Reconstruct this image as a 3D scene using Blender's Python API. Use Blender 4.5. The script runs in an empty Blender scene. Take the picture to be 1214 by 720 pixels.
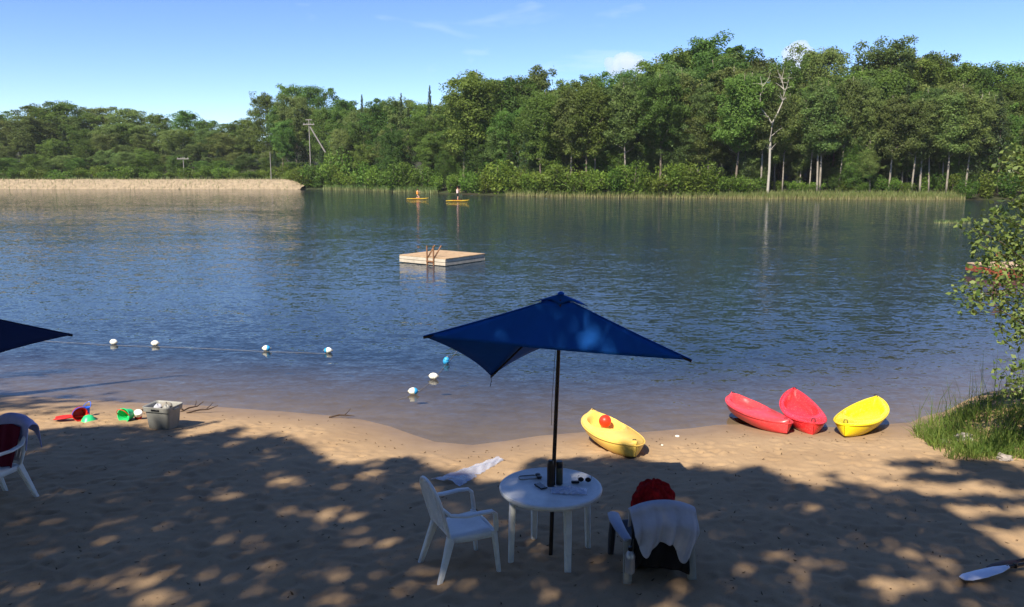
import bpy, bmesh, math, random
import numpy as np
from mathutils import Vector, Matrix, Euler
random.seed(7); RNG = np.random.default_rng(7)
S = bpy.context.scene; COL = S.collection; PI = math.pi; R = math.radians

# ------------------------------------------------------------------ camera, sky, sun, exposure
LIFT_HAZE = .00010
EYE, PITCH, FPX = 3.7, R(9.54), 940.0
cam_d = bpy.data.cameras.new('camera'); cam = bpy.data.objects.new('camera', cam_d); COL.objects.link(cam)
cam.location = (0, 0, EYE); cam.rotation_euler = (PI/2 - PITCH, 0, 0)
cam_d.sensor_width = 36; cam_d.lens = FPX/1214*36; cam_d.clip_start = .1; cam_d.clip_end = 20000
S.camera = cam
SUN_EL, SUN_ROT = R(47), R(209)
SUNV = np.array([math.sin(SUN_ROT)*math.cos(SUN_EL), math.cos(SUN_ROT)*math.cos(SUN_EL), math.sin(SUN_EL)])
W = bpy.data.worlds.new('World'); S.world = W; W.use_nodes = True
wn, wl = W.node_tree.nodes, W.node_tree.links
sky = wn.new('ShaderNodeTexSky'); sky.sky_type = 'NISHITA'; sky.sun_disc = False
sky.sun_elevation = SUN_EL; sky.sun_rotation = SUN_ROT; sky.altitude = 2500; sky.air_density = 1.0; sky.dust_density = 0; sky.ozone_density = 3.0
bg = wn['Background']; bg.inputs[1].default_value = .105
# thin cirrus wisps over the whole sky
tc = wn.new('ShaderNodeTexCoord'); mp = wn.new('ShaderNodeMapping'); mp.inputs['Scale'].default_value = (2.2, 2.2, 11)
nz = wn.new('ShaderNodeTexNoise'); nz.inputs['Scale'].default_value = 2.3; nz.inputs['Detail'].default_value = 6; nz.inputs['Distortion'].default_value = .4
mr = wn.new('ShaderNodeMapRange'); mr.inputs[1].default_value = .60; mr.inputs[2].default_value = .85; mr.inputs[4].default_value = .40
mx = wn.new('ShaderNodeMix'); mx.data_type = 'RGBA'; mx.inputs[7].default_value = (7, 7.3, 8, 1)
wl.new(tc.outputs['Generated'], mp.inputs[0]); wl.new(mp.outputs[0], nz.inputs[0]); wl.new(nz.outputs[0], mr.inputs[0])
wl.new(mr.outputs[0], mx.inputs[0]); hs = wn.new('ShaderNodeHueSaturation'); hs.inputs['Saturation'].default_value = 1.15; hs.inputs['Hue'].default_value = .512; wl.new(sky.outputs[0], hs.inputs['Color']); wl.new(hs.outputs[0], mx.inputs[6]); wl.new(mx.outputs[2], bg.inputs[0])
sun_d = bpy.data.lights.new('sun', 'SUN'); sun_d.energy = 5.0; sun_d.angle = R(.53); sun_d.color = (1, .92, .79)
sun = bpy.data.objects.new('sun', sun_d); COL.objects.link(sun); sun.rotation_euler = Vector(-SUNV).to_track_quat('-Z', 'Y').to_euler()
sun.location = (-30, -20, 60)
S.view_settings.view_transform = 'Standard'; S.view_settings.look = 'None'; S.view_settings.exposure = .90; S.view_settings.gamma = 1
S.render.engine = 'CYCLES'; S.cycles.use_denoising = True; S.cycles.max_bounces = 10; S.cycles.transparent_max_bounces = 24
S.cycles.volume_bounces = 14; S.cycles.caustics_reflective = False; S.cycles.caustics_refractive = False

# ------------------------------------------------------------------ helpers
WATER = -.45
def ray(px, py):
    r, d = (px - 607)/FPX, (py - 360)/FPX
    return np.array([r, math.cos(PITCH) - d*math.sin(PITCH), -math.sin(PITCH) - d*math.cos(PITCH)])
def at_z(px, py, z):                       # where the photograph's line of sight meets the level z
    v = ray(px, py); t = (z - EYE)/v[2]
    return np.array([v[0]*t, v[1]*t, z])
def at_y(px, py, y):
    v = ray(px, py); t = y/v[1]
    return np.array([v[0]*t, y, EYE + v[2]*t])

class MB:
    def __init__(s): s.v, s.f, s.m = [], [], []
    def add(s, vs, fs, mat=0):
        o = len(s.v); s.v += [tuple(map(float, p)) for p in vs]; s.f += [tuple(i + o for i in f) for f in fs]; s.m += [mat]*len(fs); return s
    def box(s, c, d, M=None, mat=0, b=.12):
        x, y, z = [k/2 for k in d]; k = min(x, y, z)*b*2
        vs = []                                          # chamfered box: 24 vertices
        for sx in (-1, 1):
            for sy in (-1, 1):
                for sz in (-1, 1):
                    for ax in range(3):
                        p = [sx*(x - k), sy*(y - k), sz*(z - k)]; p[ax] = (sx*x, sy*y, sz*z)[ax]; vs.append(p)
        bm = bmesh.new()
        for p in vs: bm.verts.new(p)
        r = bmesh.ops.convex_hull(bm, input=bm.verts)
        bmesh.ops.dissolve_limit(bm, angle_limit=.01, verts=bm.verts, edges=bm.edges)
        bm.verts.index_update(); T = (Matrix.Translation(c) @ M.to_4x4()) if M else Matrix.Translation(c)
        vs = [T @ v.co for v in bm.verts]; fs = [[v.index for v in f.verts] for f in bm.faces]; bm.free()
        return s.add(vs, fs, mat)
    def tube(s, path, rx, ry=None, n=8, up=(0, 0, 1), mat=0, cap=True, sq=1.0):
        P = [Vector(map(float, p)) for p in path]; ry = rx if ry is None else ry; N = len(P)
        rx = [rx]*N if not hasattr(rx, '__len__') else rx; ry = [ry]*N if not hasattr(ry, '__len__') else ry
        vs = []; up = Vector(up)
        for i, p in enumerate(P):
            t = (P[min(i+1, N-1)] - P[max(i-1, 0)]).normalized()
            a = t.cross(up)
            if a.length < .05: a = t.cross(Vector((1, 0, .01)))
            a.normalize(); b = a.cross(t)
            for k in range(n):
                c, q = math.cos(2*PI*(k+.5)/n), math.sin(2*PI*(k+.5)/n)
                c = math.copysign(abs(c)**sq, c); q = math.copysign(abs(q)**sq, q)
                vs.append(p + a*c*rx[i] + b*q*ry[i])
        fs = [(i*n+k, i*n+(k+1) % n, (i+1)*n+(k+1) % n, (i+1)*n+k) for i in range(N-1) for k in range(n)]
        if cap: fs += [tuple(range(n))[::-1], tuple(range((N-1)*n, N*n))]
        return s.add(vs, fs, mat)
    def lathe(s, prof, n=24, c=(0, 0, 0), mat=0):
        vs = [(c[0]+r*math.cos(2*PI*k/n), c[1]+r*math.sin(2*PI*k/n), c[2]+z) for r, z in prof for k in range(n)]
        N = len(prof); fs = [(i*n+k, i*n+(k+1) % n, (i+1)*n+(k+1) % n, (i+1)*n+k) for i in range(N-1) for k in range(n)]
        if prof[0][0] > 1e-4: fs.append(tuple(range(n))[::-1])
        if prof[-1][0] > 1e-4: fs.append(tuple(range((N-1)*n, N*n)))
        return s.add(vs, fs, mat)
    def ball(s, c, r, sx=1, sy=1, sz=1, n=12, mat=0):
        return s.lathe([(max(1e-5, r*math.sin(PI*i/n)), -r*math.cos(PI*i/n)*sz) for i in range(n+1)], 2*n, c, mat)
    def grid(s, fn, nu, nv, mat=0, closev=False):
        vs = [fn(i/(nu-1), j/(nv-1) if not closev else j/nv) for i in range(nu) for j in range(nv)]
        fs = [(i*nv+j, (i+1)*nv+j, (i+1)*nv+(j+1) % nv, i*nv+(j+1) % nv) for i in range(nu-1) for j in range(nv if closev else nv-1)]
        return s.add(vs, fs, mat)
    def data(s, name):
        me = bpy.data.meshes.new(name); me.from_pydata(s.v, [], s.f); me.polygons.foreach_set('material_index', s.m); me.update(); return me
    def build(s, name, mat, parent=None, smooth=True, solid=0, bevel=0, sub=0, loc=None, angle=40):
        return link(name, s.data(name), mat, parent, smooth, solid, bevel, sub, loc, angle)
def link(name, me, mat, parent=None, smooth=True, solid=0, bevel=0, sub=0, loc=None, angle=40):
    o = bpy.data.objects.new(name, me); COL.objects.link(o); o.parent = parent
    for m in (mat if isinstance(mat, (list, tuple)) else [mat]): me.materials.append(m)
    if smooth:
        me.polygons.foreach_set('use_smooth', [True]*len(me.polygons))
        if angle and not sub: me.set_sharp_from_angle(angle=R(angle))
    if loc is not None: o.location = loc
    if solid: k = o.modifiers.new('solid', 'SOLIDIFY'); k.thickness = solid; k.offset = 0
    if bevel: k = o.modifiers.new('bevel', 'BEVEL'); k.width = bevel; k.segments = 2; k.limit_method = 'ANGLE'
    if sub: k = o.modifiers.new('sub', 'SUBSURF'); k.levels = sub; k.render_levels = sub
    return o
def np_mesh(name, V, F, tint=None):        # V (n,3), F (m,k)
    me = bpy.data.meshes.new(name); k = F.shape[1]; me.vertices.add(len(V)); me.vertices.foreach_set('co', V.astype(np.float32).ravel())
    me.loops.add(F.size); me.loops.foreach_set('vertex_index', F.astype(np.int32).ravel())
    me.polygons.add(len(F)); me.polygons.foreach_set('loop_start', np.arange(0, F.size, k, dtype=np.int32))
    if tint is not None:
        a = me.attributes.new('tint', 'FLOAT', 'FACE'); a.data.foreach_set('value', tint.astype(np.float32))
    me.update(); me.validate(); return me
def tag(o, label=None, cat=None, group=None, kind=None):
    for k, v in (('label', label), ('category', cat), ('group', group), ('kind', kind)):
        if v: o[k] = v
    return o
def empty(name, loc, rz=0, label=None, cat=None, group=None):
    o = bpy.data.objects.new(name, None); COL.objects.link(o); o.location = loc; o.rotation_euler = (0, 0, rz); o.empty_display_size = .2
    return tag(o, label, cat, group)
def copy_tree(o, parent=None):
    c = o.copy(); COL.objects.link(c); c.parent = parent
    for ch in [x for x in o.children]: copy_tree(ch, c)
    return c

def mat(name, col, rough=.6, spec=.4, metal=0, var=.0, vscale=8, bump=0, bscale=60, coat=0, trans=0, alpha=1, sub=0, scuff=0):
    m = bpy.data.materials.new(name); m.use_nodes = True; n, l = m.node_tree.nodes, m.node_tree.links; p = n['Principled BSDF']
    p.inputs['Base Color'].default_value = (*col, 1); p.inputs['Roughness'].default_value = rough; p.inputs['Metallic'].default_value = metal
    p.inputs['Specular IOR Level'].default_value = spec; p.inputs['Coat Weight'].default_value = coat; p.inputs['Alpha'].default_value = alpha
    p.inputs['Transmission Weight'].default_value = trans; p.inputs['Subsurface Weight'].default_value = sub; p.inputs['Subsurface Radius'].default_value = (.03, .02, .01)
    t = n.new('ShaderNodeTexCoord')
    if var:
        z = n.new('ShaderNodeTexNoise'); z.inputs['Scale'].default_value = vscale; z.inputs['Detail'].default_value = 5; z.inputs['Roughness'].default_value = .65
        c = n.new('ShaderNodeMix'); c.data_type = 'RGBA'
        c.inputs[6].default_value = tuple(k*(1-var) for k in col) + (1,); c.inputs[7].default_value = tuple(min(1, k*(1+var)) for k in col) + (1,)
        l.new(t.outputs['Object'], z.inputs[0]); q = n.new('ShaderNodeMapRange'); q.inputs[1].default_value = .3; q.inputs[2].default_value = .7
        l.new(z.outputs[0], q.inputs[0]); l.new(q.outputs[0], c.inputs[0]); l.new(c.outputs[2], p.inputs['Base Color'])
    if bump:
        z = n.new('ShaderNodeTexNoise'); z.inputs['Scale'].default_value = bscale; z.inputs['Detail'].default_value = 4
        b = n.new('ShaderNodeBump'); b.inputs[0].default_value = bump; b.inputs[1].default_value = .02
        l.new(t.outputs['Object'], z.inputs[0]); l.new(z.outputs[0], b.inputs[2]); l.new(b.outputs[0], p.inputs['Normal'])
    if scuff:
        src = p.inputs['Base Color'].links[0].from_socket if p.inputs['Base Color'].links else None
        mpp = n.new('ShaderNodeMapping'); mpp.inputs['Scale'].default_value = (26, 5, 26); l.new(t.outputs['Object'], mpp.inputs[0])
        z = n.new('ShaderNodeTexNoise'); z.inputs['Scale'].default_value = 2.2; z.inputs['Detail'].default_value = 7; z.inputs['Roughness'].default_value = .75; l.new(mpp.outputs[0], z.inputs[0])
        q = n.new('ShaderNodeMapRange'); q.inputs[1].default_value = .56; q.inputs[2].default_value = .72; q.inputs[4].default_value = scuff; l.new(z.outputs[0], q.inputs[0])
        c = n.new('ShaderNodeMix'); c.data_type = 'RGBA'; c.inputs[7].default_value = (.55, .47, .36, 1); l.new(q.outputs[0], c.inputs[0]); l.new(src, c.inputs[6]); l.new(c.outputs[2], p.inputs['Base Color'])
        q2 = n.new('ShaderNodeMapRange'); q2.inputs[3].default_value = rough; q2.inputs[4].default_value = .75; l.new(q.outputs[0], q2.inputs[0]); l.new(q2.outputs[0], p.inputs['Roughness'])
    return m
def leaf_mat(name, a, b, trans=.3, rough=.55):
    m = bpy.data.materials.new(name); m.use_nodes = True; n, l = m.node_tree.nodes, m.node_tree.links; p = n['Principled BSDF']
    at = n.new('ShaderNodeAttribute'); at.attribute_name = 'tint'; oi = n.new('ShaderNodeObjectInfo')
    c = n.new('ShaderNodeMix'); c.data_type = 'RGBA'; c.inputs[6].default_value = (*a, 1); c.inputs[7].default_value = (*b, 1)
    h = n.new('ShaderNodeHueSaturation'); q = n.new('ShaderNodeMapRange'); q.inputs[3].default_value = .468; q.inputs[4].default_value = .518
    q2 = n.new('ShaderNodeMapRange'); q2.inputs[3].default_value = .7; q2.inputs[4].default_value = 1.3
    k = n.new('ShaderNodeMath'); k.operation = 'MULTIPLY'; k.inputs[1].default_value = 7.31; k2 = n.new('ShaderNodeMath'); k2.operation = 'FRACT'
    l.new(at.outputs['Fac'], c.inputs[0]); l.new(c.outputs[2], h.inputs['Color']); l.new(oi.outputs['Random'], q.inputs[0]); l.new(q.outputs[0], h.inputs['Hue'])
    l.new(oi.outputs['Random'], k.inputs[0]); l.new(k.outputs[0], k2.inputs[0]); l.new(k2.outputs[0], q2.inputs[0]); l.new(q2.outputs[0], h.inputs['Value'])
    l.new(h.outputs[0], p.inputs['Base Color']); p.inputs['Roughness'].default_value = rough; p.inputs['Specular IOR Level'].default_value = .25
    t = n.new('ShaderNodeBsdfTranslucent'); x = n.new('ShaderNodeMixShader'); x.inputs[0].default_value = trans
    l.new(h.outputs[0], t.inputs[0]); l.new(p.outputs[0], x.inputs[1]); l.new(t.outputs[0], x.inputs[2]); l.new(x.outputs[0], n['Material Output'].inputs[0])
    return m

M = dict(
    white=mat('white_resin', (.66, .66, .64), .45, .4, var=.12, vscale=5, bump=.04, bscale=30, scuff=.35),
    char=mat('charcoal_resin', (.035, .037, .045), .5, .4, var=.2, vscale=6),
    grey=mat('grey_plastic', (.25, .245, .22), .5, .4, var=.12, vscale=7, bump=.05),
    blue=mat('blue_canvas', (.009, .10, .42), .85, .15, var=.12, vscale=3, bump=.08, bscale=90),
    navy=mat('shaded_navy_canvas', (.006, .012, .04), .85, .15, var=.12, vscale=3, bump=.08, bscale=90),  # near-black: underside shade is put into the navy base colour
    pole=mat('bronze_metal', (.035, .025, .02), .4, .5, metal=.5, var=.2),
    black=mat('black_cloth', (.010, .010, .012), .85, .2, var=.3, vscale=9, bump=.15, bscale=25),
    towel=mat('grey_towel', (.40, .40, .44), .95, .1, var=.07, vscale=14, bump=.5, bscale=160),
    lav=mat('lavender_towel', (.34, .36, .60), .95, .1, var=.12, vscale=6, bump=.4, bscale=140),
    maroon=mat('maroon_towel', (.11, .008, .022), .95, .1, var=.15, vscale=9, bump=.4, bscale=140),
    redt=mat('red_towel', (.22, .006, .008), .95, .1, var=.5, vscale=22, bump=.6, bscale=90),
    red=mat('red_plastic', (.62, .025, .02), .4, .4, var=.08),
    ballred=mat('red_ball_rubber', (.70, .035, .01), .4, .4, var=.05),
    kred=mat('red_kayak_plastic', (.70, .05, .055), .30, .5, var=.13, vscale=3, bump=.03, bscale=20, scuff=.45),
    kred2=mat('bright_red_kayak_plastic', (.70, .03, .035), .26, .5, var=.10, vscale=3, bump=.03, bscale=20, scuff=.45),
    kyel=mat('pale_yellow_kayak_plastic', (.80, .52, .10), .34, .45, var=.10, vscale=3, bump=.03, bscale=20, scuff=.45),
    kyel2=mat('yellow_kayak_plastic', (.82, .62, .008), .26, .5, var=.06, vscale=3, bump=.03, bscale=20, scuff=.45),
    green=mat('green_plastic', (.03, .55, .18), .4, .4, var=.06), bluep=mat('blue_plastic', (.02, .12, .6), .4, .4, var=.06),
    bwhite=mat('buoy_white', (.78, .76, .66), .45, .4, var=.12, vscale=9), bblue=mat('buoy_blue', (.03, .30, .60), .45, .4, var=.1),
    rope=mat('pale_rope', (.22, .20, .17), .9, .1, var=.2), wood=mat('weathered_wood', (.42, .30, .19), .75, .2, var=.28, vscale=4, bump=.2, bscale=30),
    deck=mat('deck_wood', (.38, .26, .15), .75, .2, var=.25, vscale=4, bump=.2, bscale=30),
    wpaint=mat('whitish_wood', (.46, .40, .31), .7, .3, var=.2, vscale=3, bump=.15, bscale=25),
    ladder=mat('brown_wood', (.20, .10, .05), .7, .2, var=.2), redw=mat('red_brown_wood', (.25, .06, .035), .75, .2, var=.35, vscale=4, bump=.2),
    bark=mat('grey_brown_bark', (.16, .13, .10), .9, .1, var=.35, vscale=2.5, bump=.4, bscale=6),
    dead=mat('white_dead_wood', (.36, .33, .275), .85, .1, var=.15, vscale=2), birch=mat('pale_bark', (.25, .22, .175), .85, .1, var=.25, vscale=2, bump=.2, bscale=6),
    dark=mat('dark_steel', (.02, .02, .022), .35, .5, metal=.6), skin=mat('skin', (.55, .30, .20), .6, .3, var=.06),
    orange=mat('orange_vest', (.75, .28, .05), .7, .2, var=.1), pink=mat('pale_pink_shirt', (.70, .52, .48), .8, .2, var=.08), hair=mat('dark_red_hair', (.09, .02, .012), .7, .3),
    board=mat('yellow_board', (.80, .50, .03), .35, .4, var=.05), pad=mat('red_deck_pad', (.45, .05, .03), .8, .2), pw=mat('white_paddle_blade', (.70, .70, .78), .35, .4, var=.06),
    stone=mat('grey_stone', (.30, .26, .23), .9, .2, var=.25, vscale=9, bump=.4, bscale=15), twig=mat('dark_twig', (.06, .04, .03), .9, .1, var=.3),
    pole_wood=mat('grey_pole_wood', (.24, .22, .20), .85, .1, var=.15, vscale=3), litter=mat('brown_litter', (.10, .065, .035), .9, .1, var=.4, vscale=3),
    mesh=mat('thermos_paint', (.045, .05, .035), .4, .4, var=.1), shell=mat('shell', (.7, .66, .58), .5, .3))
clear = mat('clear_plastic', (.62, .68, .82), .12, .6, var=.1, alpha=.30); M['clear'] = clear
L_A = leaf_mat('leaf_broad', (.060, .120, .022), (.165, .268, .050), .5); L_B = leaf_mat('leaf_aspen', (.085, .138, .034), (.190, .262, .072), .5)
L_C = leaf_mat('leaf_conifer', (.022, .046, .017), (.055, .092, .030), .15); L_S = leaf_mat('leaf_shrub', (.075, .150, .018), (.170, .265, .040), .45)
L_N = leaf_mat('leaf_alder', (.055, .11, .025), (.18, .25, .07), .4, .4); L_G = leaf_mat('grass_blade', (.09, .17, .025), (.30, .36, .08), .42)
L_R = leaf_mat('reed_blade', (.075, .15, .03), (.30, .28, .13), .3)

# ------------------------------------------------------------------ lake outline and ground
near = [at_z(px, py, WATER)[:2] for px, py in [(0, 468), (50, 471), (100, 474), (170, 478), (240, 481), (290, 485), (340, 488.5), (390, 493), (430, 498), (462, 506), (490, 516), (515, 524), (560, 528), (600, 523), (640, 517), (690, 513), (760, 513), (820, 508), (850, 504), (900, 503), (950, 506), (990, 507), (1040, 504), (1080, 501), (1095, 494)]]
bank = [(7.4, 13.25), (8.6, 13.7), (10.2, 14.2), (14, 15.8), (22, 22), (29, 29), (37, 37), (46, 47), (58, 62), (72, 82), (88, 106)]
farp = [(1175, 237), (1100, 237), (1000, 236.6), (900, 236.2), (800, 235.2), (700, 234), (640, 233), (600, 232.2), (560, 231), (520, 229.6), (480, 228), (440, 226.6), (405, 225.4), (380, 224.7), (357, 224.2), (200, 224.0), (0, 223.8), (-120, 223.8)]
farw = [at_z(px, py, WATER)[:2] for px, py in farp]
left = [(-150, 150), (-80, 70), (-45, 35), (-26, 18), (-15, 14.6)]
POLY = np.array(left + [tuple(p) for p in near] + bank + [tuple(p) for p in farw], float)
def sdist(X, Y):                            # signed distance to the lake outline, positive on land
    X = np.asarray(X, float); Y = np.asarray(Y, float); D = np.full(X.shape, 1e9); ins = np.zeros(X.shape, bool); n = len(POLY)
    for i in range(n):
        (ax, ay), (bx, by) = POLY[i], POLY[(i+1) % n]; dx, dy = bx-ax, by-ay
        t = np.clip(((X-ax)*dx + (Y-ay)*dy)/(dx*dx+dy*dy+1e-12), 0, 1); D = np.minimum(D, np.hypot(X-ax-t*dx, Y-ay-t*dy))
        c = ((ay > Y) != (by > Y)) & (X < (bx-ax)*(Y-ay)/(by-ay+1e-15) + ax); ins ^= c
    return np.where(ins, -D, D)
sm = lambda a, b, x: (lambda t: t*t*(3-2*t))(np.clip((np.asarray(x, float)-a)/(b-a), 0, 1))
KW = [(RNG.uniform(.25, 2.4), RNG.uniform(0, 2*PI), RNG.uniform(0, 2*PI)) for _ in range(14)]
def height(X, Y):
    X = np.asarray(X, float); Y = np.asarray(Y, float); d = sdist(X, Y)
    land = .60*(1-np.exp(-np.maximum(d, 0)/3.6)); bed = -np.minimum(3.5, .105*np.maximum(-d, 0) + .014*np.maximum(-d, 0)**1.6)
    z = WATER + np.where(d > 0, land, bed)
    lump = sum(np.sin(X*k*math.cos(a) + Y*k*math.sin(a) + p)/(1+k*1.6) for k, a, p in KW)
    z = z + lump*.008*sm(-.3, 1.5, d)*(1-sm(20, 30, Y))
    z = z + .38*sm(6.5, 8.2, X)*sm(10.6, 12.2, Y)*(1-sm(14, 40, Y))*sm(0, .5, d)           # grassy bank
    far = sm(70, 100, Y)
    z = z + far*np.where(X > -55, np.minimum(9, .085*np.maximum(d-1, 0)), 0)*sm(-58, -40, X)
    z = z + far*(1-sm(-58, -40, X))*sm(0, 6, d)*2.0 + far*(1-sm(-60, -10, X))*np.minimum(14, .10*np.maximum(d-16, 0))
    return z
def gz(x, y): return float(height(np.array([x]), np.array([y]))[0])
def ground(px, py):
    z = 0.0
    for _ in range(8): p = at_z(px, py, z); z = .5*z + .5*max(WATER, gz(p[0], p[1]))
    p = at_z(px, py, z); return np.array([p[0], p[1], gz(p[0], p[1])])
def axis(lo, hi, step, far_lo, far_hi, g=1.16):
    a = list(np.arange(lo, hi, step)); s = step
    while a[-1] < far_hi: s *= g; a.append(a[-1]+min(s, far_hi))
    s = step; b = [lo]
    while b[-1] > far_lo: s *= g; b.append(b[-1]-s)
    return np.array(b[::-1][:-1] + a)
def sheet(xs, ys, zf):
    X, Y = np.meshgrid(xs, ys); Z = zf(X, Y); nx, ny = len(xs), len(ys)
    V = np.stack([X.ravel(), Y.ravel(), Z.ravel()], 1); i = np.arange(nx*ny).reshape(ny, nx)
    F = np.stack([i[:-1, :-1].ravel(), i[:-1, 1:].ravel(), i[1:, 1:].ravel(), i[1:, :-1].ravel()], 1); return V, F, X, Y, Z
xs = axis(-8.2, 9.2, .035, -2500, 2500, 1.11); ys = axis(4.6, 14.6, .035, -400, 4000, 1.11)
V, F, X, Y, Z = sheet(xs, ys, height)
SD = sdist(X, Y)
# footprints and scuffs trodden into the dry sand
for k in range(4200):
    x, y = RNG.uniform(-8, 9), RNG.uniform(4.7, 13)
    r1, r2 = RNG.uniform(.035, .07), RNG.uniform(.07, .14); dep = RNG.uniform(.004, .014); a = RNG.uniform(0, PI)
    i0, i1 = np.searchsorted(xs, [x-.45, x+.45]); j0, j1 = np.searchsorted(ys, [y-.45, y+.45])
    if i1 <= i0 or j1 <= j0: continue
    dx, dy = X[j0:j1, i0:i1]-x, Y[j0:j1, i0:i1]-y; u = dx*math.cos(a)+dy*math.sin(a); v = -dx*math.sin(a)+dy*math.cos(a)
    q = (u/r2)**2 + (v/r1)**2; Z[j0:j1, i0:i1] += dep*(-np.exp(-q) + .55*np.exp(-(np.sqrt(q)-1.5)**2*3))*sm(.35, 1.6, SD[j0:j1, i0:i1])
Z += RNG.normal(0, .0016, Z.shape)*sm(.3, 1.4, SD)*(Y < 16)
V[:, 2] = Z.ravel()
gm = bpy.data.materials.new('sand'); gm.use_nodes = True; n, l = gm.node_tree.nodes, gm.node_tree.links; p = n['Principled BSDF']
geo = n.new('ShaderNodeNewGeometry'); sep = n.new('ShaderNodeSeparateXYZ'); l.new(geo.outputs['Position'], sep.inputs[0])
def noise(sc, det=5, rough=.6, dist=0):
    z = n.new('ShaderNodeTexNoise'); z.inputs['Scale'].default_value = sc; z.inputs['Detail'].default_value = det; z.inputs['Roughness'].default_value = rough; z.inputs['Distortion'].default_value = dist
    l.new(geo.outputs['Position'], z.inputs[0]); return z.outputs[0]
def rng_(src, a, b, c=0., d=1.):
    q = n.new('ShaderNodeMapRange'); q.inputs[1].default_value = a; q.inputs[2].default_value = b; q.inputs[3].default_value = c; q.inputs[4].default_value = d; l.new(src, q.inputs[0]); return q.outputs[0]
def cmix(f, a, b):
    c = n.new('ShaderNodeMix'); c.data_type = 'RGBA'
    for s_, v in ((0, f), (6, a), (7, b)):
        if isinstance(v, tuple): c.inputs[s_].default_value = (*v, 1)
        else: l.new(v, c.inputs[s_])
    return c.outputs[2]
def math_(op, a, b):
    c = n.new('ShaderNodeMath'); c.operation = op
    for s_, v in ((0, a), (1, b)):
        if isinstance(v, (int, float)): c.inputs[s_].default_value = v
        else: l.new(v, c.inputs[s_])
    return c.outputs[0]
dry = cmix(rng_(noise(1.1), .3, .7), (.30, .197, .106), (.375, .255, .142))
dry = cmix(rng_(noise(45, 3), .58, .75, 0, .55), dry, (.16, .10, .055))
dry = cmix(rng_(noise(9, 6, .7), .60, .74, 0, .5), dry, (.18, .115, .062))
wet = cmix(rng_(noise(2.5), .3, .7), (.20, .135, .083), (.26, .18, .113))
zz = math_('ADD', sep.outputs[2], rng_(noise(1.6), 0, 1, -.05, .05))
wf = rng_(zz, WATER+.03, WATER+.20, 1, 0); col = cmix(wf, dry, wet)
silt = rng_(sep.outputs[2], WATER-.5, WATER-2.2); col = cmix(silt, col, (.035, .034, .024))
soil = rng_(sep.outputs[1], 40, 60); col = cmix(soil, col, cmix(rng_(noise(.3), .4, .6), (.035, .028, .016), (.03, .045, .012)))
l.new(col, p.inputs['Base Color']); l.new(rng_(wf, 0, 1, .95, .55), p.inputs['Roughness']); p.inputs['Specular IOR Level'].default_value = .25
bp = n.new('ShaderNodeBump'); bp.inputs[0].default_value = .8; bp.inputs[1].default_value = .035
l.new(math_('ADD', noise(18, 6, .7), math_('MULTIPLY', noise(120, 2), .3)), bp.inputs[2]); l.new(bp.outputs[0], p.inputs['Normal'])
me = np_mesh('ground', V, F); go = link('ground', me, gm, angle=0); tag(go, kind='structure')

# ------------------------------------------------------------------ water
xw = axis(-14, 14, .16, -420, 420, 1.09); yw = axis(10.6, 40, .16, 8, 420, 1.07)
xw = xw[(xw > -230) & (xw < 160)]; yw = yw[yw < 205]
def swell(X, Y):
    z = np.zeros_like(X)
    for k in range(22):
        lam = RNG.uniform(.5, 1.6); a = RNG.normal(PI*.42, .5); q = 2*PI/lam
        z += lam*.0010*np.sin(q*(X*math.cos(a)+Y*math.sin(a)) + RNG.uniform(0, 6.28))
    return WATER + z*sm(.2, 5, -sdist(X, Y))*(1-sm(14, 20, Y)) + .0
V, F, X, Y, Z = sheet(xw, yw, swell)
me = np_mesh('lake_water', V, F)
a = me.attributes.new('depth', 'FLOAT', 'POINT'); a.data.foreach_set('value', np.clip(WATER-height(X, Y).ravel(), 0, 9).astype(np.float32))
wm = bpy.data.materials.new('lake_water'); wm.use_nodes = True; n, l = wm.node_tree.nodes, wm.node_tree.links; n.remove(n['Principled BSDF'])
geo = n.new('ShaderNodeNewGeometry')
def wnoise(sx, sy, sc, det, rot=.25):
    q = n.new('ShaderNodeMapping'); q.inputs['Scale'].default_value = (sx, sy, 1); q.inputs['Rotation'].default_value = (0, 0, rot); l.new(geo.outputs['Position'], q.inputs[0])
    z = n.new('ShaderNodeTexNoise'); z.inputs['Scale'].default_value = sc; z.inputs['Detail'].default_value = det; z.inputs['Roughness'].default_value = .55; z.inputs['Distortion'].default_value = .3
    l.new(q.outputs[0], z.inputs[0]); return z.outputs[0]
gust = rng_(wnoise(.35, 1, .09, 3, .1), .35, .65, .65, 1.25)
at = n.new('ShaderNodeAttribute'); at.attribute_name = 'depth'
def wvec(sx, sy, sc, det, k, rot):         # ripple slopes, read straight from noise so that they do not fade with distance
    q = n.new('ShaderNodeMapping'); q.inputs['Scale'].default_value = (sx, sy, 1); q.inputs['Rotation'].default_value = (0, 0, rot); l.new(geo.outputs['Position'], q.inputs[0])
    z = n.new('ShaderNodeTexNoise'); z.inputs['Scale'].default_value = sc; z.inputs['Detail'].default_value = det; z.inputs['Roughness'].default_value = .5; z.inputs['Distortion'].default_value = .25
    l.new(q.outputs[0], z.inputs[0]); a = n.new('ShaderNodeVectorMath'); a.operation = 'SUBTRACT'; a.inputs[1].default_value = (.5, .5, .5); l.new(z.outputs['Color'], a.inputs[0])
    b = n.new('ShaderNodeVectorMath'); b.operation = 'MULTIPLY'; b.inputs[1].default_value = (k*.6, k, 0); l.new(a.outputs[0], b.inputs[0]); return b.outputs[0]
def vadd(a, b): c = n.new('ShaderNodeVectorMath'); c.operation = 'ADD'; l.new(a, c.inputs[0]); l.new(b, c.inputs[1]); return c.outputs[0]
slope = vadd(wvec(.35, 1, 1.3, 2, .12, .12), vadd(wvec(.45, 1, 6.5, 2, .36, -.08), wvec(.6, 1, 17, 1, .30, .1)))
sepw = n.new('ShaderNodeSeparateXYZ'); l.new(geo.outputs['Position'], sepw.inputs[0])
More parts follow.
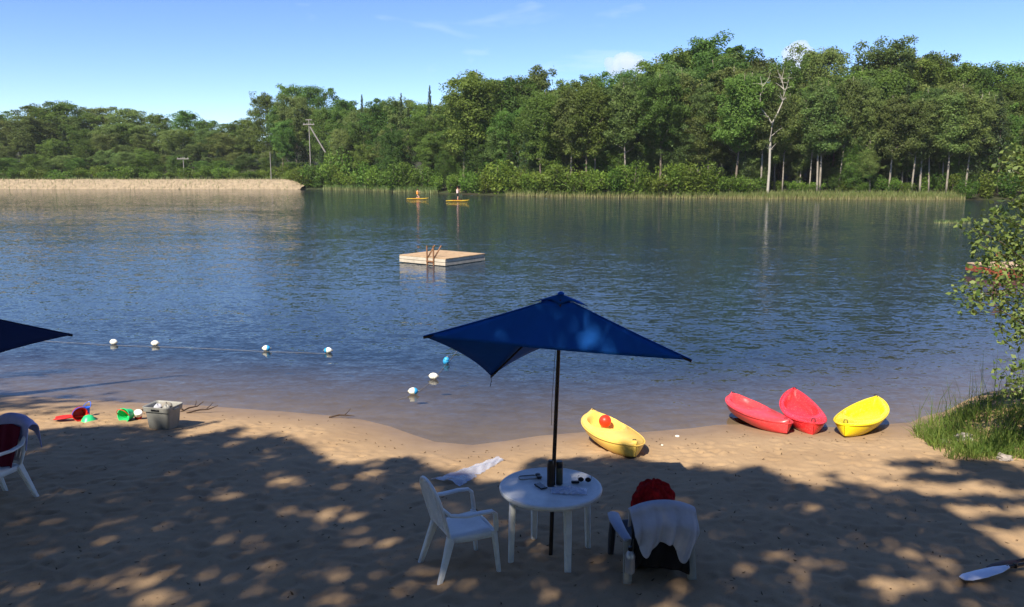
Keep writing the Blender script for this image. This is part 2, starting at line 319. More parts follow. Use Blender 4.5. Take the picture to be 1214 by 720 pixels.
amp = math_('MULTIPLY', math_('MULTIPLY', gust, rng_(at.outputs['Fac'], .0, .9, .36, .72)), rng_(sepw.outputs[1], 70, 130, 1, .5))
c = n.new('ShaderNodeVectorMath'); c.operation = 'SCALE'; l.new(slope, c.inputs[0]); l.new(amp, c.inputs['Scale'])
bp = n.new('ShaderNodeVectorMath'); bp.operation = 'NORMALIZE'; l.new(vadd(c.outputs[0], geo.outputs['Normal']), bp.inputs[0])
fr = n.new('ShaderNodeFresnel'); fr.inputs[0].default_value = 1.33; l.new(bp.outputs[0], fr.inputs[1])
gl = n.new('ShaderNodeBsdfGlossy'); gl.inputs['Roughness'].default_value = .03; l.new(bp.outputs[0], gl.inputs['Normal'])
tr = n.new('ShaderNodeBsdfTransparent'); tr.inputs[0].default_value = (.82, .86, .86, 1)
df = n.new('ShaderNodeBsdfDiffuse'); df.inputs[0].default_value = (.022, .040, .062, 1)
mu = math_('SUBTRACT', 1, math_('POWER', 2.718, math_('MULTIPLY', at.outputs['Fac'], -1.1)))
x1 = n.new('ShaderNodeMixShader'); l.new(mu, x1.inputs[0]); l.new(tr.outputs[0], x1.inputs[1]); l.new(df.outputs[0], x1.inputs[2])
x2 = n.new('ShaderNodeMixShader'); l.new(fr.outputs[0], x2.inputs[0]); l.new(x1.outputs[0], x2.inputs[1]); l.new(gl.outputs[0], x2.inputs[2]); l.new(x2.outputs[0], n['Material Output'].inputs[0])
tag(link('lake_water', me, wm, angle=0), kind='structure')

# ------------------------------------------------------------------ gravel dam on the far left
def dam_pt(u, v):
    x = -150 + u*(150-46.5); y0 = float(np.interp(x, [-150, -120, -80, -60, -46.5], [178.9, 178.9, 178.3, 177.6, 176.6]))
    prof = [(-1.2, -1.6), (0, WATER-.02), (1.2, .35), (2.6, 1.05), (3.6, 1.45), (4.0, 1.62), (7.0, 1.66), (9, .8)]
    t = v*(len(prof)-1); i = min(int(t), len(prof)-2); f = t-i; a, b = prof[i], prof[i+1]
    e = float(sm(-46.5, -51, x))
    return (x, y0 + a[0]+(b[0]-a[0])*f + random.uniform(-.16, .16), (a[1]+(b[1]-a[1])*f)*(.25+.75*e) + random.uniform(-.10, .10))
dm = mat('pale_gravel', (.27, .212, .138), .95, .1, var=.28, vscale=1.3, bump=.6, bscale=3)
tag(MB().grid(dam_pt, 340, 24).build('gravel_dam', dm, angle=0), kind='structure')

# ------------------------------------------------------------------ foliage
def rand_dir(k, up=.0):
    v = RNG.normal(size=(k, 3)); v[:, 2] = v[:, 2] + up; return v/np.linalg.norm(v, axis=1, keepdims=True)
def leaf_quads(C, size, tint, aspect=.55, up=.8, N=None, fold=.15):
    k = len(C); N = rand_dir(k, up) if N is None else N; A = np.cross(N, rand_dir(k)); A /= np.linalg.norm(A, axis=1, keepdims=True)+1e-9; B = np.cross(N, A)
    s = size[:, None]; w = s*aspect
    Vv = np.stack([C-A*s*.5, C+B*w*.5-N*s*fold, C+A*s*.5, C-B*w*.5-N*s*fold], 1).reshape(-1, 3)
    return Vv, np.arange(4*k).reshape(k, 4), tint
def join(parts):
    Vs, Fs, Ts, o = [], [], [], 0
    for a, b, c in parts: Vs.append(a); Fs.append(b+o); Ts.append(c); o += len(a)
    return np.concatenate(Vs), np.concatenate(Fs), np.concatenate(Ts)
def make_tree(kind, H, seed, leafn=5200, ls=.42):
    rs = random.Random(seed); mb = MB(); clumps = []
    bend = (rs.uniform(-.05, .05)*H, rs.uniform(-.05, .05)*H); r0 = .0078*H + .02
    tp = lambda t: Vector((bend[0]*t*t, bend[1]*t*t, H*t)) + Vector((math.sin(t*5+seed), math.cos(t*4+seed), 0))*.012*H*t
    if kind == 'conifer':
        mb.tube([tp(i/7*.98) for i in range(8)], [r0*(1-i/7.3) for i in range(8)], n=6)
        C, T = [], []
        for lv in range(56):
            t = .08+.92*(lv/55)**.85; rad = (.19*H*(1-t)**.85+.08)*rs.uniform(.75, 1.15)
            for b in range(7):
                a = rs.uniform(0, 6.28); rr = rad*rs.uniform(.7, 1.1)
                k = max(4, int(leafn/56/7*(.4+1.2*(1-t))))
                q = RNG.uniform(.1, 1, k)**.7; c0 = np.array(tp(t))
                P = c0 + np.stack([np.cos(a)*q*rr, np.sin(a)*q*rr, -q*q*rr*.30+.05*rr], 1) + RNG.normal(size=(k, 3))*[.12, .12, .07]*(.4+rr*.35)
                C.append(P); T.append(np.full(k, rs.random()*.6) + RNG.uniform(0, .4, k))
        C = np.concatenate(C); T = np.concatenate(T)
        V_, F_, t_ = leaf_quads(C, RNG.uniform(.6, 1.3, len(C))*ls, T, .5, .7)
        return mb.data('trunk'), np_mesh('crown', V_, F_, t_)
    cb, cr, shp = dict(tall=(.38, .20, 1), full=(.12, .26, 1), aspen=(.42, .15, 1.1), wide=(.34, .27, .9), dead=(.6, .13, 1))[kind]
    mb.tube([tp(i/9*.97) for i in range(10)], [r0*(1-i/10.)+.02 for i in range(10)], n=7)
    nl = dict(tall=19, full=26, aspen=17, wide=21, dead=9)[kind]
    for i in range(nl):
        t = cb + (.95-cb)*(i+.5)/nl; a = i*2.4 + rs.uniform(-.5, .5); f = (t-cb)/(1-cb)
        ln = cr*H*(math.sin(PI*min(1, f*.85+.16))**.6)*rs.uniform(.75, 1.2); p0 = tp(t-.08); d = Vector((math.cos(a), math.sin(a), rs.uniform(.25, .8)))
        pts = [p0 + d*ln*s_ + Vector((0, 0, .10*ln*s_*s_)) for s_ in (0, .35, .7, 1)]
        mb.tube(pts, [r0*.42*(1-f*.6), r0*.28, r0*.16, .02], n=5)
        for s_ in (.42, .66, .86, 1.06):
            clumps.append((pts[0]+(pts[-1]-pts[0])*s_ + Vector([rs.gauss(0, .03*H) for _ in range(3)]), (.028+.026*rs.random())*H))
        if kind in ('full', 'wide'): clumps.append((p0+d*ln*.6+Vector([rs.gauss(0, .05*H) for _ in range(3)]), .055*H))
    for _ in range(5): clumps.append((tp(.90)+Vector((rs.gauss(0, .04*H), rs.gauss(0, .04*H), rs.uniform(-.06, .03)*H)), .028*H))
    clumps += [(tp(.88), .055*H), (tp(.81), .065*H), (tp(.74), .07*H)]
    C, T, NN = [], [], []
    if kind != 'dead':
        zc, zh = (cb+.97)/2*H, (.99-cb)/2*H; k = int(leafn*.38); d = rand_dir(k); q = RNG.uniform(.1, 1, k)**.45; C.append(np.array(tp(.7))*[1, 1, 0] + [0, 0, zc] + d*q[:, None]*[cr*H*.9, cr*H*.9, zh])
        T.append(np.clip(.35+.25*np.sin(C[0][:, 0]*1.9+seed)*np.sin(C[0][:, 1]*2.1)*np.sin(C[0][:, 2]*1.3) + RNG.uniform(-.1, .3, k), 0, 1)); n_ = d+rand_dir(k, .6); NN.append(n_/np.linalg.norm(n_, axis=1, keepdims=True))
    for c, r in clumps:
        c = Vector((c[0], c[1], min(c[2], .955*H))); k = int(leafn/len(clumps)*rs.uniform(.5, 1.5)); d = rand_dir(k, .25); q = RNG.uniform(.15, 1, k)**.5
        C.append(np.array(c) + d*(r*q)[:, None]*[1.15, 1.15, .85]*rs.uniform(.8, 1.25) + RNG.normal(size=(k, 3))*r*.16); T.append(np.clip(rs.uniform(0, .75) + RNG.uniform(0, .3, k), 0, 1))
        n_ = d*.8+rand_dir(k, .6); NN.append(n_/np.linalg.norm(n_, axis=1, keepdims=True))
    C = np.concatenate(C); V_, F_, t_ = leaf_quads(C, RNG.uniform(.6, 1.35, len(C))*ls, np.concatenate(T), .62, N=np.concatenate(NN))
    return mb.data('trunk'), np_mesh('crown', V_, F_, t_)
def make_shrub(H, Wd, seed, leafn=1500, ls=.30):
    rs = random.Random(seed); mb = MB(); C, T = [], []
    for i in range(9):
        a = rs.uniform(0, 6.28); q = rs.uniform(.1, 1); e = Vector((math.cos(a)*Wd*.5*q, math.sin(a)*Wd*.5*q, H*rs.uniform(.5, .92)*(1-.35*q*q)))
        mb.tube([(0, 0, -.2), e*.5+Vector((0, 0, .1*H)), e], [.06, .04, .015], n=5)
        for s_ in (.25, .55, .8, 1.):
            k = leafn//36; d = rand_dir(k, .3); r = .20*H*rs.uniform(.7, 1.2)
            C.append(np.array(e)*[1, 1, 1]*s_ + d*(r*RNG.uniform(.2, 1, k)**.5)[:, None]*[1.2, 1.2, .9]); T.append(np.clip(rs.uniform(0, .7)+RNG.uniform(0, .3, k), 0, 1))
    C = np.concatenate(C); C[:, 2] = np.abs(C[:, 2]); V_, F_, t_ = leaf_quads(C, RNG.uniform(.6, 1.3, len(C))*ls, np.concatenate(T), .6, .9)
    return mb.data('stem'), np_mesh('foliage', V_, F_, t_)
PROT = {}
for kind, k, lm in (('tall', 4, L_A), ('full', 4, L_A), ('aspen', 3, L_B), ('wide', 3, L_B), ('conifer', 3, L_C)):
    for j in range(k):
        t_, c_ = make_tree(kind, 20, 11*j+len(kind)*7+3, {'aspen': 10000, 'conifer': 9000}.get(kind, 17000), .31)
        t_.materials.append(M['birch'] if kind == 'aspen' else M['bark']); c_.materials.append(lm)
        t_.polygons.foreach_set('use_smooth', [True]*len(t_.polygons)); PROT.setdefault(kind, []).append((t_, c_))
NAME = dict(tall='broadleaf_tree', full='broadleaf_tree', aspen='aspen_tree', wide='broadleaf_tree', conifer='spruce_tree')
def plant_tree(kind, x, y, H, label, group, widen=1.0, proto=None):
    t_, c_ = proto or random.choice(PROT[kind]); s_ = H/20
    e = empty(NAME.get(kind, 'broadleaf_tree'), (x, y, gz(x, y)-.15), random.uniform(0, 6.28), label, 'tree', group); w_ = s_*widen*random.uniform(.92, 1.1)
    e.scale = (w_, w_, s_); e.rotation_euler[0] = random.gauss(0, .035); e.rotation_euler[1] = random.gauss(0, .035)
    for nm, d in (('trunk', t_), ('crown', c_)):
        o = bpy.data.objects.new(nm, d); COL.objects.link(o); o.parent = e
    return e
SHORE = lambda px: float(np.interp(px, [p[0] for p in farp][::-1], [w[1] for w in farw][::-1]))
TOP = [(0, 128), (40, 120), (75, 116), (110, 125), (150, 127), (185, 132), (222, 128), (250, 140), (275, 143), (290, 138), (312, 108), (345, 97), (375, 98), (405, 114), (435, 122), (460, 112), (485, 112), (505, 116), (525, 118), (548, 105), (580, 96), (605, 84), (625, 68), (645, 102), (668, 96), (700, 80), (730, 77), (765, 82), (785, 62), (812, 50), (845, 37), (880, 50), (905, 62), (930, 64), (960, 74), (985, 48), (1010, 72), (1045, 45), (1072, 57), (1090, 60), (1110, 53), (1140, 67), (1170, 68), (1214, 66), (1300, 62), (1400, 70)]
def top_y(px): return float(np.interp(px, [a[0] for a in TOP], [a[1] for a in TOP]))
def by_px(px, y): return (px-607)/FPX*(y*math.cos(PITCH)+.0) * (1/math.cos(PITCH)) * .985
def tree_at(px, y, ty, kind, label, group, widen=1.0, proto=None):
    p = at_y(px, ty, y); H = p[2]-gz(p[0], y)
    return plant_tree(kind, p[0], y, max(3, H*1.0), label, group, widen, proto)
# skyline trees, one at each peak of the tree line
KS = ['full', 'tall', 'wide', 'full', 'tall']
for i, (px, ty) in enumerate(TOP):
    if px < 300:
        tree_at(px, 232 + random.uniform(-6, 6), ty, random.choice(['full', 'wide', 'full']), 'leafy tree on the hilltop skyline far behind the gravel dam', 'skyline trees behind the dam', 1.55)
    else:
        y = SHORE(px) + (34 if px < 440 else 24) + random.uniform(-3, 3)
        k = {625: 'aspen', 1045: 'wide', 985: 'wide', 845: 'tall', 345: 'full', 375: 'full', 312: 'full'}.get(px, random.choice(KS))
        lab = {625: 'tall airy tree rising alone above the wood behind the swim raft', 1045: 'rounded treetop standing highest in the wood beyond the yellow kayaks',
               845: 'highest dense treetop of the wood, between the two white clouds', 345: 'big dark leafy tree rising behind the utility pole', 375: 'big leafy tree beside the braced utility pole'}.get(px)
        if px > 420: ty += 2
        tree_at(px, y, ty, k, lab or 'leafy tree on the skyline of the wood across the lake', 'skyline trees of the wood across the lake', 1.2 if k in ('tall',) else 1.05)
for px, ty in ((507, 101), (428, 112), (470, 109)):
    tree_at(px, SHORE(px)+20, ty, 'conifer', {507: 'narrow dark spruce spire poking above the treetops behind the paddlers', 428: 'dark spruce beside the big leafy tree near the utility pole'}.get(px, 'dark spruce among leafy treetops left of the paddlers'), None, .62)
# hillside trees behind the dam
for row, (yy, f0, f1) in enumerate(((222, .12, .34), (212, .34, .60), (203, .58, .80))):
    for px in np.arange(-40, 312, 20 + 2*row):
        px_ = px + random.uniform(-9, 9) + row*9; tp_ = top_y(max(0, px_)); ty = tp_ + (212-tp_)*random.uniform(f0, f1)
        k = random.choice(['full', 'full', 'wide', 'wide', 'conifer']) if row else random.choice(['full', 'wide', 'aspen'])
        tree_at(px_, yy+random.uniform(-4, 4), ty, k, {'conifer': 'dark spruce on the wooded slope behind the gravel dam', 'aspen': 'thin pale trunked tree on the wooded slope behind the gravel dam'}.get(k, 'leafy tree on the wooded slope behind the gravel dam'), 'trees on the slope behind the dam', 1.6)
for px in np.arange(-20, 350, 15):
    tree_at(px+random.uniform(-5, 5), 192+random.uniform(-2, 5), random.uniform(178, 198), random.choice(['full', 'full', 'full', 'wide']), 'low young tree along the top of the gravel dam', 'young trees along the dam', 2.1)
# the wood across the lake: back fill, middle and front rows
for row, (dy, f0, f1) in enumerate(((29, .05, .22), (19, .10, .34), (12, .16, .42), (6.5, .22, .55))):
    for px in np.arange(325, 1330, (26, 25, 26, 30)[row]):
        px_ = px + random.uniform(-10, 10) + row*8; tp_ = top_y(px_); ty = tp_ + (226-tp_)*random.uniform(f0, f1)
        right = px_ > 760
        if dy < 20 and 340 < px_ < 396: continue
        if row < 2: k = random.choice(['full', 'tall', 'conifer', 'full', 'wide'])
        elif right: k = random.choice(['tall', 'aspen', 'tall', 'wide', 'conifer', 'aspen'])
        else: k = random.choice(['tall', 'full', 'wide', 'conifer', 'aspen', 'full'])
        pl = 'past the dead birch' if px_ > 930 else 'between the raft and the dead birch' if px_ > 640 else 'behind the paddlers' if px_ > 450 else 'by the end of the dam'
        kn = {'conifer': 'dark green spruce', 'aspen': 'thin pale trunked tree', 'tall': 'tall bare trunked tree', 'full': 'full leafy tree', 'wide': 'broad yellowish tree'}[k]
        tree_at(px_, SHORE(px_)+dy+random.uniform(-2, 2), ty, k, f'{kn} in the far wood {pl}', 'trees of the wood across the lake', 1.2 if k in ('tall', 'aspen') else 1.0)
for px in np.arange(330, 1320, 22):
    tree_at(px+random.uniform(-8, 8), SHORE(px)+random.uniform(9, 16), random.uniform(168, 196), 'conifer' if random.random() < .6 else 'full', 'small dark tree in the shaded underwood across the lake', 'underwood trees across the lake', 1.5)
for px in np.arange(590, 1320, 21):
    px_ = px+random.uniform(-8, 8)
    if abs(px_-918) > 9: tree_at(px_, SHORE(px_)+random.uniform(5.5, 8.5), random.uniform(158, 198), random.choice(['full', 'full', 'wide', 'conifer']), 'small leafy tree between the trunks at the edge of the far wood', 'small trees at the edge of the wood', 1.25)
# the dead birch
dt, dc = make_tree('dead', 20, 5, 700, .34)
mb = MB(); p = at_y(918, 74, SHORE(918)+2.2); gzz = gz(p[0], p[1]); Hb = p[2]-gzz
mb.tube([(0, 0, -.3), (.1, 0, Hb*.2), (.05, .1, Hb*.42), (.15, 0, Hb*.55)], [.21, .18, .16, .14], n=9)
for a_ in ([(.15, 0, .55), (-.5, .1, .60), (-1.5, .2, .66), (-1.75, .2, .75), (-1.5, .1, .82), (-1.9, .1, .90)], [(.15, 0, .55), (.9, 0, .63), (1.5, 0, .71), (1.6, 0, .80), (1.3, .2, .88), (1.6, .2, .98)],
           [(-1.6, .2, .70), (-2.5, .4, .76), (-3.3, .3, .77)], [(1.55, 0, .75), (2.2, .5, .83), (2.5, .6, .92)], [(1.3, 0, .85), (.5, -.3, .93), (.2, -.3, 1.0)], [(-1.5, .1, .82), (-.7, 0, .88), (-.4, 0, .95)], [(.05, .1, .45), (1.2, .3, .5), (1.9, .4, .52)]):
    k = len(a_); mb.tube([(x, y, z*Hb) for x, y, z in a_], [.12*(1-.8*i/(k-1))*(1 if a_[0][2] == .55 else .45) for i in range(k)], n=6)
for _ in range(30):
    b0 = random.choice([(-1.6, .2, .70), (-1.75, .2, .76), (-1.5, .1, .84), (1.5, 0, .72), (1.6, 0, .80), (1.35, .2, .88), (2.3, .5, .85), (-.5, .1, .60), (.1, 0, .35), (.1, 0, .48), (-2.6, .4, .76)]); d = Vector((random.gauss(0, 1), random.gauss(0, .6), random.uniform(.1, 1.2))).normalized()*random.uniform(.5, 1.7); p0 = Vector((b0[0], b0[1], b0[2]*Hb))
    mb.tube([p0, p0+d*.5+Vector((0, 0, .05)), p0+d], [.05, .035, .02], n=4)
db = empty('birch_tree', (p[0], p[1], gzz), 0, 'tall bare dead birch with forked white trunk at the lake edge', 'tree')
mb.build('trunk', M['dead'], db)
C = np.concatenate([np.array(c)*[1, 1, Hb] + RNG.normal(size=(40, 3))*[.7, .6, .6] for c in ((-1.8, .1, .92), (1.6, .2, .97), (.2, -.3, .98), (2.4, .6, .9), (-.5, 0, .95))])
link('crown', np_mesh('crown', *leaf_quads(C, RNG.uniform(.2, .4, len(C)), RNG.uniform(0, 1, len(C)), .6)), L_B, db, False)
# pale standing trunks at the wood's edge
for i, (px, ty, by) in enumerate(((697, 150, 208), (678, 158, 207), (745, 150, 206), (878, 140, 208), (977, 150, 214), (1063, 165, 212), (548, 135, 200), (1090, 170, 212), (1133, 160, 208), (787, 140, 205), (908, 150, 208), (1155, 165, 206), (642, 160, 206))):
    y = SHORE(px)+4.5; p = at_y(px, by, y); q = at_y(px+random.uniform(-3, 3), ty-35, y)
    tree_at(px, y, ty-58, 'aspen' if i % 3 else 'tall', 'pale trunked tree at the front edge of the wood across the lake', 'pale trunked trees at the edge of the wood', 1.1)
for px, dy in ((846, 6), (862, 8), (888, 5.5), (934, 6), (951, 8), (966, 5.5), (1003, 6.5), (1022, 8.5), (1041, 5.5), (1078, 7), (1112, 6), (1122, 8), (1146, 6), (1180, 7), (735, 6), (668, 6)):
    tree_at(px, SHORE(px)+dy, random.uniform(78, 120), 'aspen', 'pale trunked tree at the front edge of the wood across the lake', 'pale trunked trees at the edge of the wood', .85)
# shrubs along the far shore
SHR = []
for j in range(5):
    s_, f_ = make_shrub(4, 4.4, 40+j); s_.materials.append(M['bark']); f_.materials.append(L_S); SHR.append((s_, f_))
def shrub_at(px, y, ty, label, group, wide=1.0):
    p = at_y(px, ty, y); H = (p[2]-gz(p[0], y)); e = empty('shrub', (p[0], y, gz(p[0], y)-.05), random.uniform(0, 6.28), label, 'shrub', group); s_ = H/4; e.scale = (max(s_, .6)*wide, max(s_, .6)*wide, s_)
    for nm, d in zip(('stem', 'foliage'), random.choice(SHR)):
        o = bpy.data.objects.new(nm, d); COL.objects.link(o); o.parent = e
for px in np.arange(366, 905, 13):
    shrub_at(px+random.uniform(-4, 4), SHORE(px)+random.uniform(1.2, 3.4), random.uniform(186, 207) if px < 860 else random.uniform(200, 212), 'bright green shrub on the far shore ' + ('right of the paddlers' if px > 565 else 'behind the paddlers' if px > 465 else 'by the end of the dam'), 'shrubs along the far shore')
for px in np.arange(-30, 350, 11):
    shrub_at(px+random.uniform(-4, 4), 186+random.uniform(-1, 3), random.uniform(194, 205), 'green bush along the back of the gravel dam', 'bushes along the dam', 1.5)
for px, ty in ((352, 196), (366, 192), (378, 184), (392, 178), (404, 176), (343, 200)):
    shrub_at(px, SHORE(px)+2.5, ty, 'big bright green shrub hiding the foot of the utility pole', 'shrubs along the far shore', .8)
for px in np.arange(905, 1300, 17):
    shrub_at(px+random.uniform(-6, 6), SHORE(px)+random.uniform(4.5, 7), random.uniform(202, 216), 'green shrub behind the reeds at the foot of the wood', 'shrubs behind the reeds')
for px, ty in ((1148, 210), (1172, 203), (1200, 200), (1225, 195)):
    shrub_at(px, SHORE(px)+1.0, ty, 'green shrub at the water edge past the end of the reeds', 'shrubs past the end of the reeds')
# reeds
def blades(n_, fx, hmin, hmax, w_, lean=.25, zoff=-.05):
    P = np.array([fx() for _ in range(n_)]); z0 = height(P[:, 0], P[:, 1]); z0 = np.maximum(z0, WATER-.25)+zoff
    h = RNG.uniform(hmin, hmax, n_); a = RNG.uniform(0, 6.28, n_); b = RNG.uniform(0, 6.28, n_); ln = RNG.uniform(0, lean, n_)*h
    Vs = []
    for f, w1 in ((0, 1), (.5, .8), (1, .08)):
        c = np.stack([P[:, 0]+np.cos(b)*ln*f*f, P[:, 1]+np.sin(b)*ln*f*f, z0+h*f*(1-.15*f*(ln/h))], 1); s_ = np.stack([np.cos(a), np.sin(a), 0*a], 1)*w_*w1*.5
        Vs += [c-s_, c+s_]
    V_ = np.stack(Vs, 1).reshape(-1, 3); b0 = np.arange(n_)[:, None]*6; F_ = np.concatenate([b0+[0, 1, 3, 2], b0+[2, 3, 5, 4]]); t_ = np.concatenate([RNG.uniform(.45, 1, n_), RNG.uniform(0, .5, n_)])
    return V_, F_, t_
def reed_pos():
    while True:
        px = random.uniform(600, 1140)
        if px > 850 or random.random() < .22: break
    y = SHORE(px)+random.triangular(-1.0, 3.5 if px > 850 else 1.0, 0); return ((px-607)/FPX*y*1.0, y)
tag(link('reeds', np_mesh('reeds', *blades(11000, reed_pos, .35, 1.25, .08, .5)), L_R, None, False), 'pale green reeds along the far shore below the wood', 'reeds', kind='stuff')
def reed2():
    px = random.uniform(385, 520); y = SHORE(px)+random.uniform(-.8, .8); return ((px-607)/FPX*y, y)
tag(link('reeds', np_mesh('reeds', *blades(1500, reed2, .6, 1.5, .09)), L_R, None, False), 'tan reeds at the water edge by the end of the dam', 'reeds', kind='stuff')
ip = at_z(1130, 265, WATER)
def isl():
    a, r_ = random.uniform(0, 6.28), random.random()**.5; return (ip[0]+math.cos(a)*r_*1.5, ip[1]+math.sin(a)*r_*.35)
tag(link('water_weeds', np_mesh('water_weeds', *blades(260, isl, .08, .40, .05, .8, .22)), L_R, None, False), 'small tuft of reeds standing out in the lake', 'reeds', kind='stuff')

# ------------------------------------------------------------------ trees behind and beside the viewer, whose crowns shade the sand
TOPEDGE = [(-60, 500), (60, 500), (110, 496), (170, 503), (240, 496), (290, 505), (345, 522), (400, 533), (440, 530), (480, 538), (520, 548), (560, 560), (600, 556), (640, 530), (680, 538), (740, 540), (800, 536), (860, 550), (920, 554), (975, 566), (1010, 568), (1060, 580), (1122, 602), (1180, 640), (1240, 690), (1330, 760)]
EX = np.array([at_z(a, b, 0)[:2] for a, b in TOPEDGE])
PATCH = [(235, 683, 40, 9), (305, 697, 38, 10), (255, 586, 42, 10), (160, 545, 36, 6), (365, 603, 48, 9), (540, 600, 22, 6), (545, 690, 22, 8), (705, 665, 26, 10), (868, 658, 22, 7), (893, 676, 30, 9), (950, 692, 28, 14), (640, 700, 26, 10), (70, 650, 34, 8), (110, 690, 26, 6), (420, 560, 34, 6), (330, 565, 30, 6), (60, 585, 34, 5), (190, 620, 26, 6), (440, 640, 30, 7), (1100, 662, 50, 20), (1010, 645, 34, 8), (930, 600, 36, 8), (1130, 700, 50, 10), (590, 640, 14, 5), (830, 620, 24, 7), (200, 520, 40, 5), (100, 520, 30, 4), (470, 700, 40, 8), (390, 680, 30, 6), (1050, 700, 30, 8), (520, 575, 24, 6), (310, 535, 30, 5), (800, 700, 24, 7)]
PT = []
for a, b, ra, rb in PATCH:
    c = at_z(a, b, 0); u = at_z(a+ra, b, 0); v = at_z(a, b-rb, 0); PT.append((c[0], c[1], u[0]-c[0], v[1]-c[1]))
DK = []
for a, b, ra, rb in [(1180, 551, 44, 13), (1212, 564, 36, 20), (1120, 560, 45, 6), (1170, 590, 50, 8), (1205, 618, 40, 7), (1090, 541, 30, 5)]:
    c = at_z(a, b, 0); u = at_z(a+ra, b, 0); v = at_z(a, b-rb, 0); DK.append((c[0], c[1], u[0]-c[0], v[1]-c[1]))
SN = [(RNG.uniform(2.4, 9.5), RNG.uniform(0, 2*PI), RNG.uniform(0, 2*PI)) for _ in range(18)]
def shade(x, y):
    e = np.interp(x, EX[:, 0], EX[:, 1]) + .30*sum(np.sin(x*k*math.cos(a)+y*k*math.sin(a)+p_) for k, a, p_ in SN[:9])/3
    s_ = 1-sm(-.25, .22, y-e)
    nn = sum(np.sin(x*k*math.cos(a)+y*k*math.sin(a)*1.6+p_) for k, a, p_ in SN)/3.2
    s_ = s_*(1-.70*sm(.55, 1.5, nn))
    for cx, cy, ra, rb in DK: s_ = np.maximum(s_, .95*np.exp(-(((x-cx)/ra)**2+((y-cy)/rb)**2)**1.5))
    for cx, cy, ra, rb in PT: s_ = s_*(1-.72*np.exp(-(((x-cx)/ra)**2+((y-cy)/rb)**2)**1.0))
    return s_
ROOTS = [(-10.5, 2.0), (-6.0, -3.5), (-1.5, -6.0), (3.5, -5.0), (-13.5, 7.0)]
ND = 210000; gx, gy = RNG.uniform(-14, 9.5, ND), RNG.uniform(.5, 13, ND); gh = 10 + 8*RNG.random(ND)
keep = RNG.random(ND) < shade(gx, gy)*.57
gx, gy, gh = gx[keep], gy[keep], gh[keep]; CP = np.stack([gx+SUNV[0]/SUNV[2]*gh, gy+SUNV[1]/SUNV[2]*gh, gh], 1)
el = (CP[:, 2]-EYE)/np.maximum(CP[:, 1], .01); CP = CP[(CP[:, 1] < 0) | (el > .33)]
own = np.argmin([np.hypot(CP[:, 0]-a, CP[:, 1]-b) for a, b in ROOTS], 0)
for i, (a, b) in enumerate(ROOTS):
    e = empty('shade_tree', (a, b, gz(a, b)-.1), 0, f'leafy tree {["left of the beach beside the far chair", "behind the viewer on the left", "directly behind the viewer", "behind the viewer on the right", "on the shore left of the tub"][i]} shading the sand', 'tree')
    mb = MB(); pts = CP[own == i] - [a, b, gz(a, b)-.1]
    mb.tube([(0, 0, -.3), (.1, .1, 3), (0, .2, 6), (.2, .1, 9), (.2, .2, 12)], [.32, .25, .21, .15, .06], n=10)
    for k in range(12):
        q = pts[random.randrange(len(pts))]; z0 = random.uniform(4.5, 9); mb.tube([(.1, .15, z0), Vector(q)*.5+Vector((0, 0, z0*.5+.3)), q], [.10, .06, .02], n=5)
    mb.build('trunk', M['bark'], e)
    link('crown', np_mesh('crown', *leaf_quads(pts, RNG.uniform(.17, .32, len(pts)), RNG.uniform(0, 1, len(pts)), .62, .5)), L_A, e, False)

for i, (x, y, H_) in enumerate(((-16, -7, 17), (-10, -12, 19), (-3, -13, 18), (4, -12, 19), (11, -10, 17), (16, -4, 15), (0, -20, 21), (-20, 0, 16))):  # unseen trees, added to keep sky light off the shaded sand
    plant_tree('full', x, y, H_, 'unseen leafy tree added behind the viewer to block sky light', 'trees added behind the viewer', 1.2)

def dweed():
    x = random.uniform(-150, -47); y0 = float(np.interp(x, [-150, -120, -80, -60, -46.5], [178.9, 178.9, 178.3, 177.6, 176.6])); return (x, y0 + (random.uniform(4, 9) if random.random() < .8 else random.uniform(-.4, 4)))
V_, F_, t_ = blades(3600, dweed, .3, 1.0, .09, .6); V_ = V_.reshape(-1, 6, 3)
y_ = V_[:, 0, 1] - np.interp(V_[:, 0, 0], [-150, -120, -80, -60, -46.5], [178.9, 178.9, 178.3, 177.6, 176.6]); base = np.interp(y_, [-.5, 0, 1.2, 2.6, 4, 7, 9], [-.5, -.47, .3, 1.0, 1.55, 1.6, .8])*sm(-46, -51, V_[:, 0, 0]) 
V_[:, :, 2] += (base - V_[:, 0, 2])[:, None]
tag(link('dam_weeds', np_mesh('dam_weeds', V_.reshape(-1, 3), F_, t_), L_R, None, False), 'thin weeds along the crest of the gravel dam', 'weeds', kind='stuff')

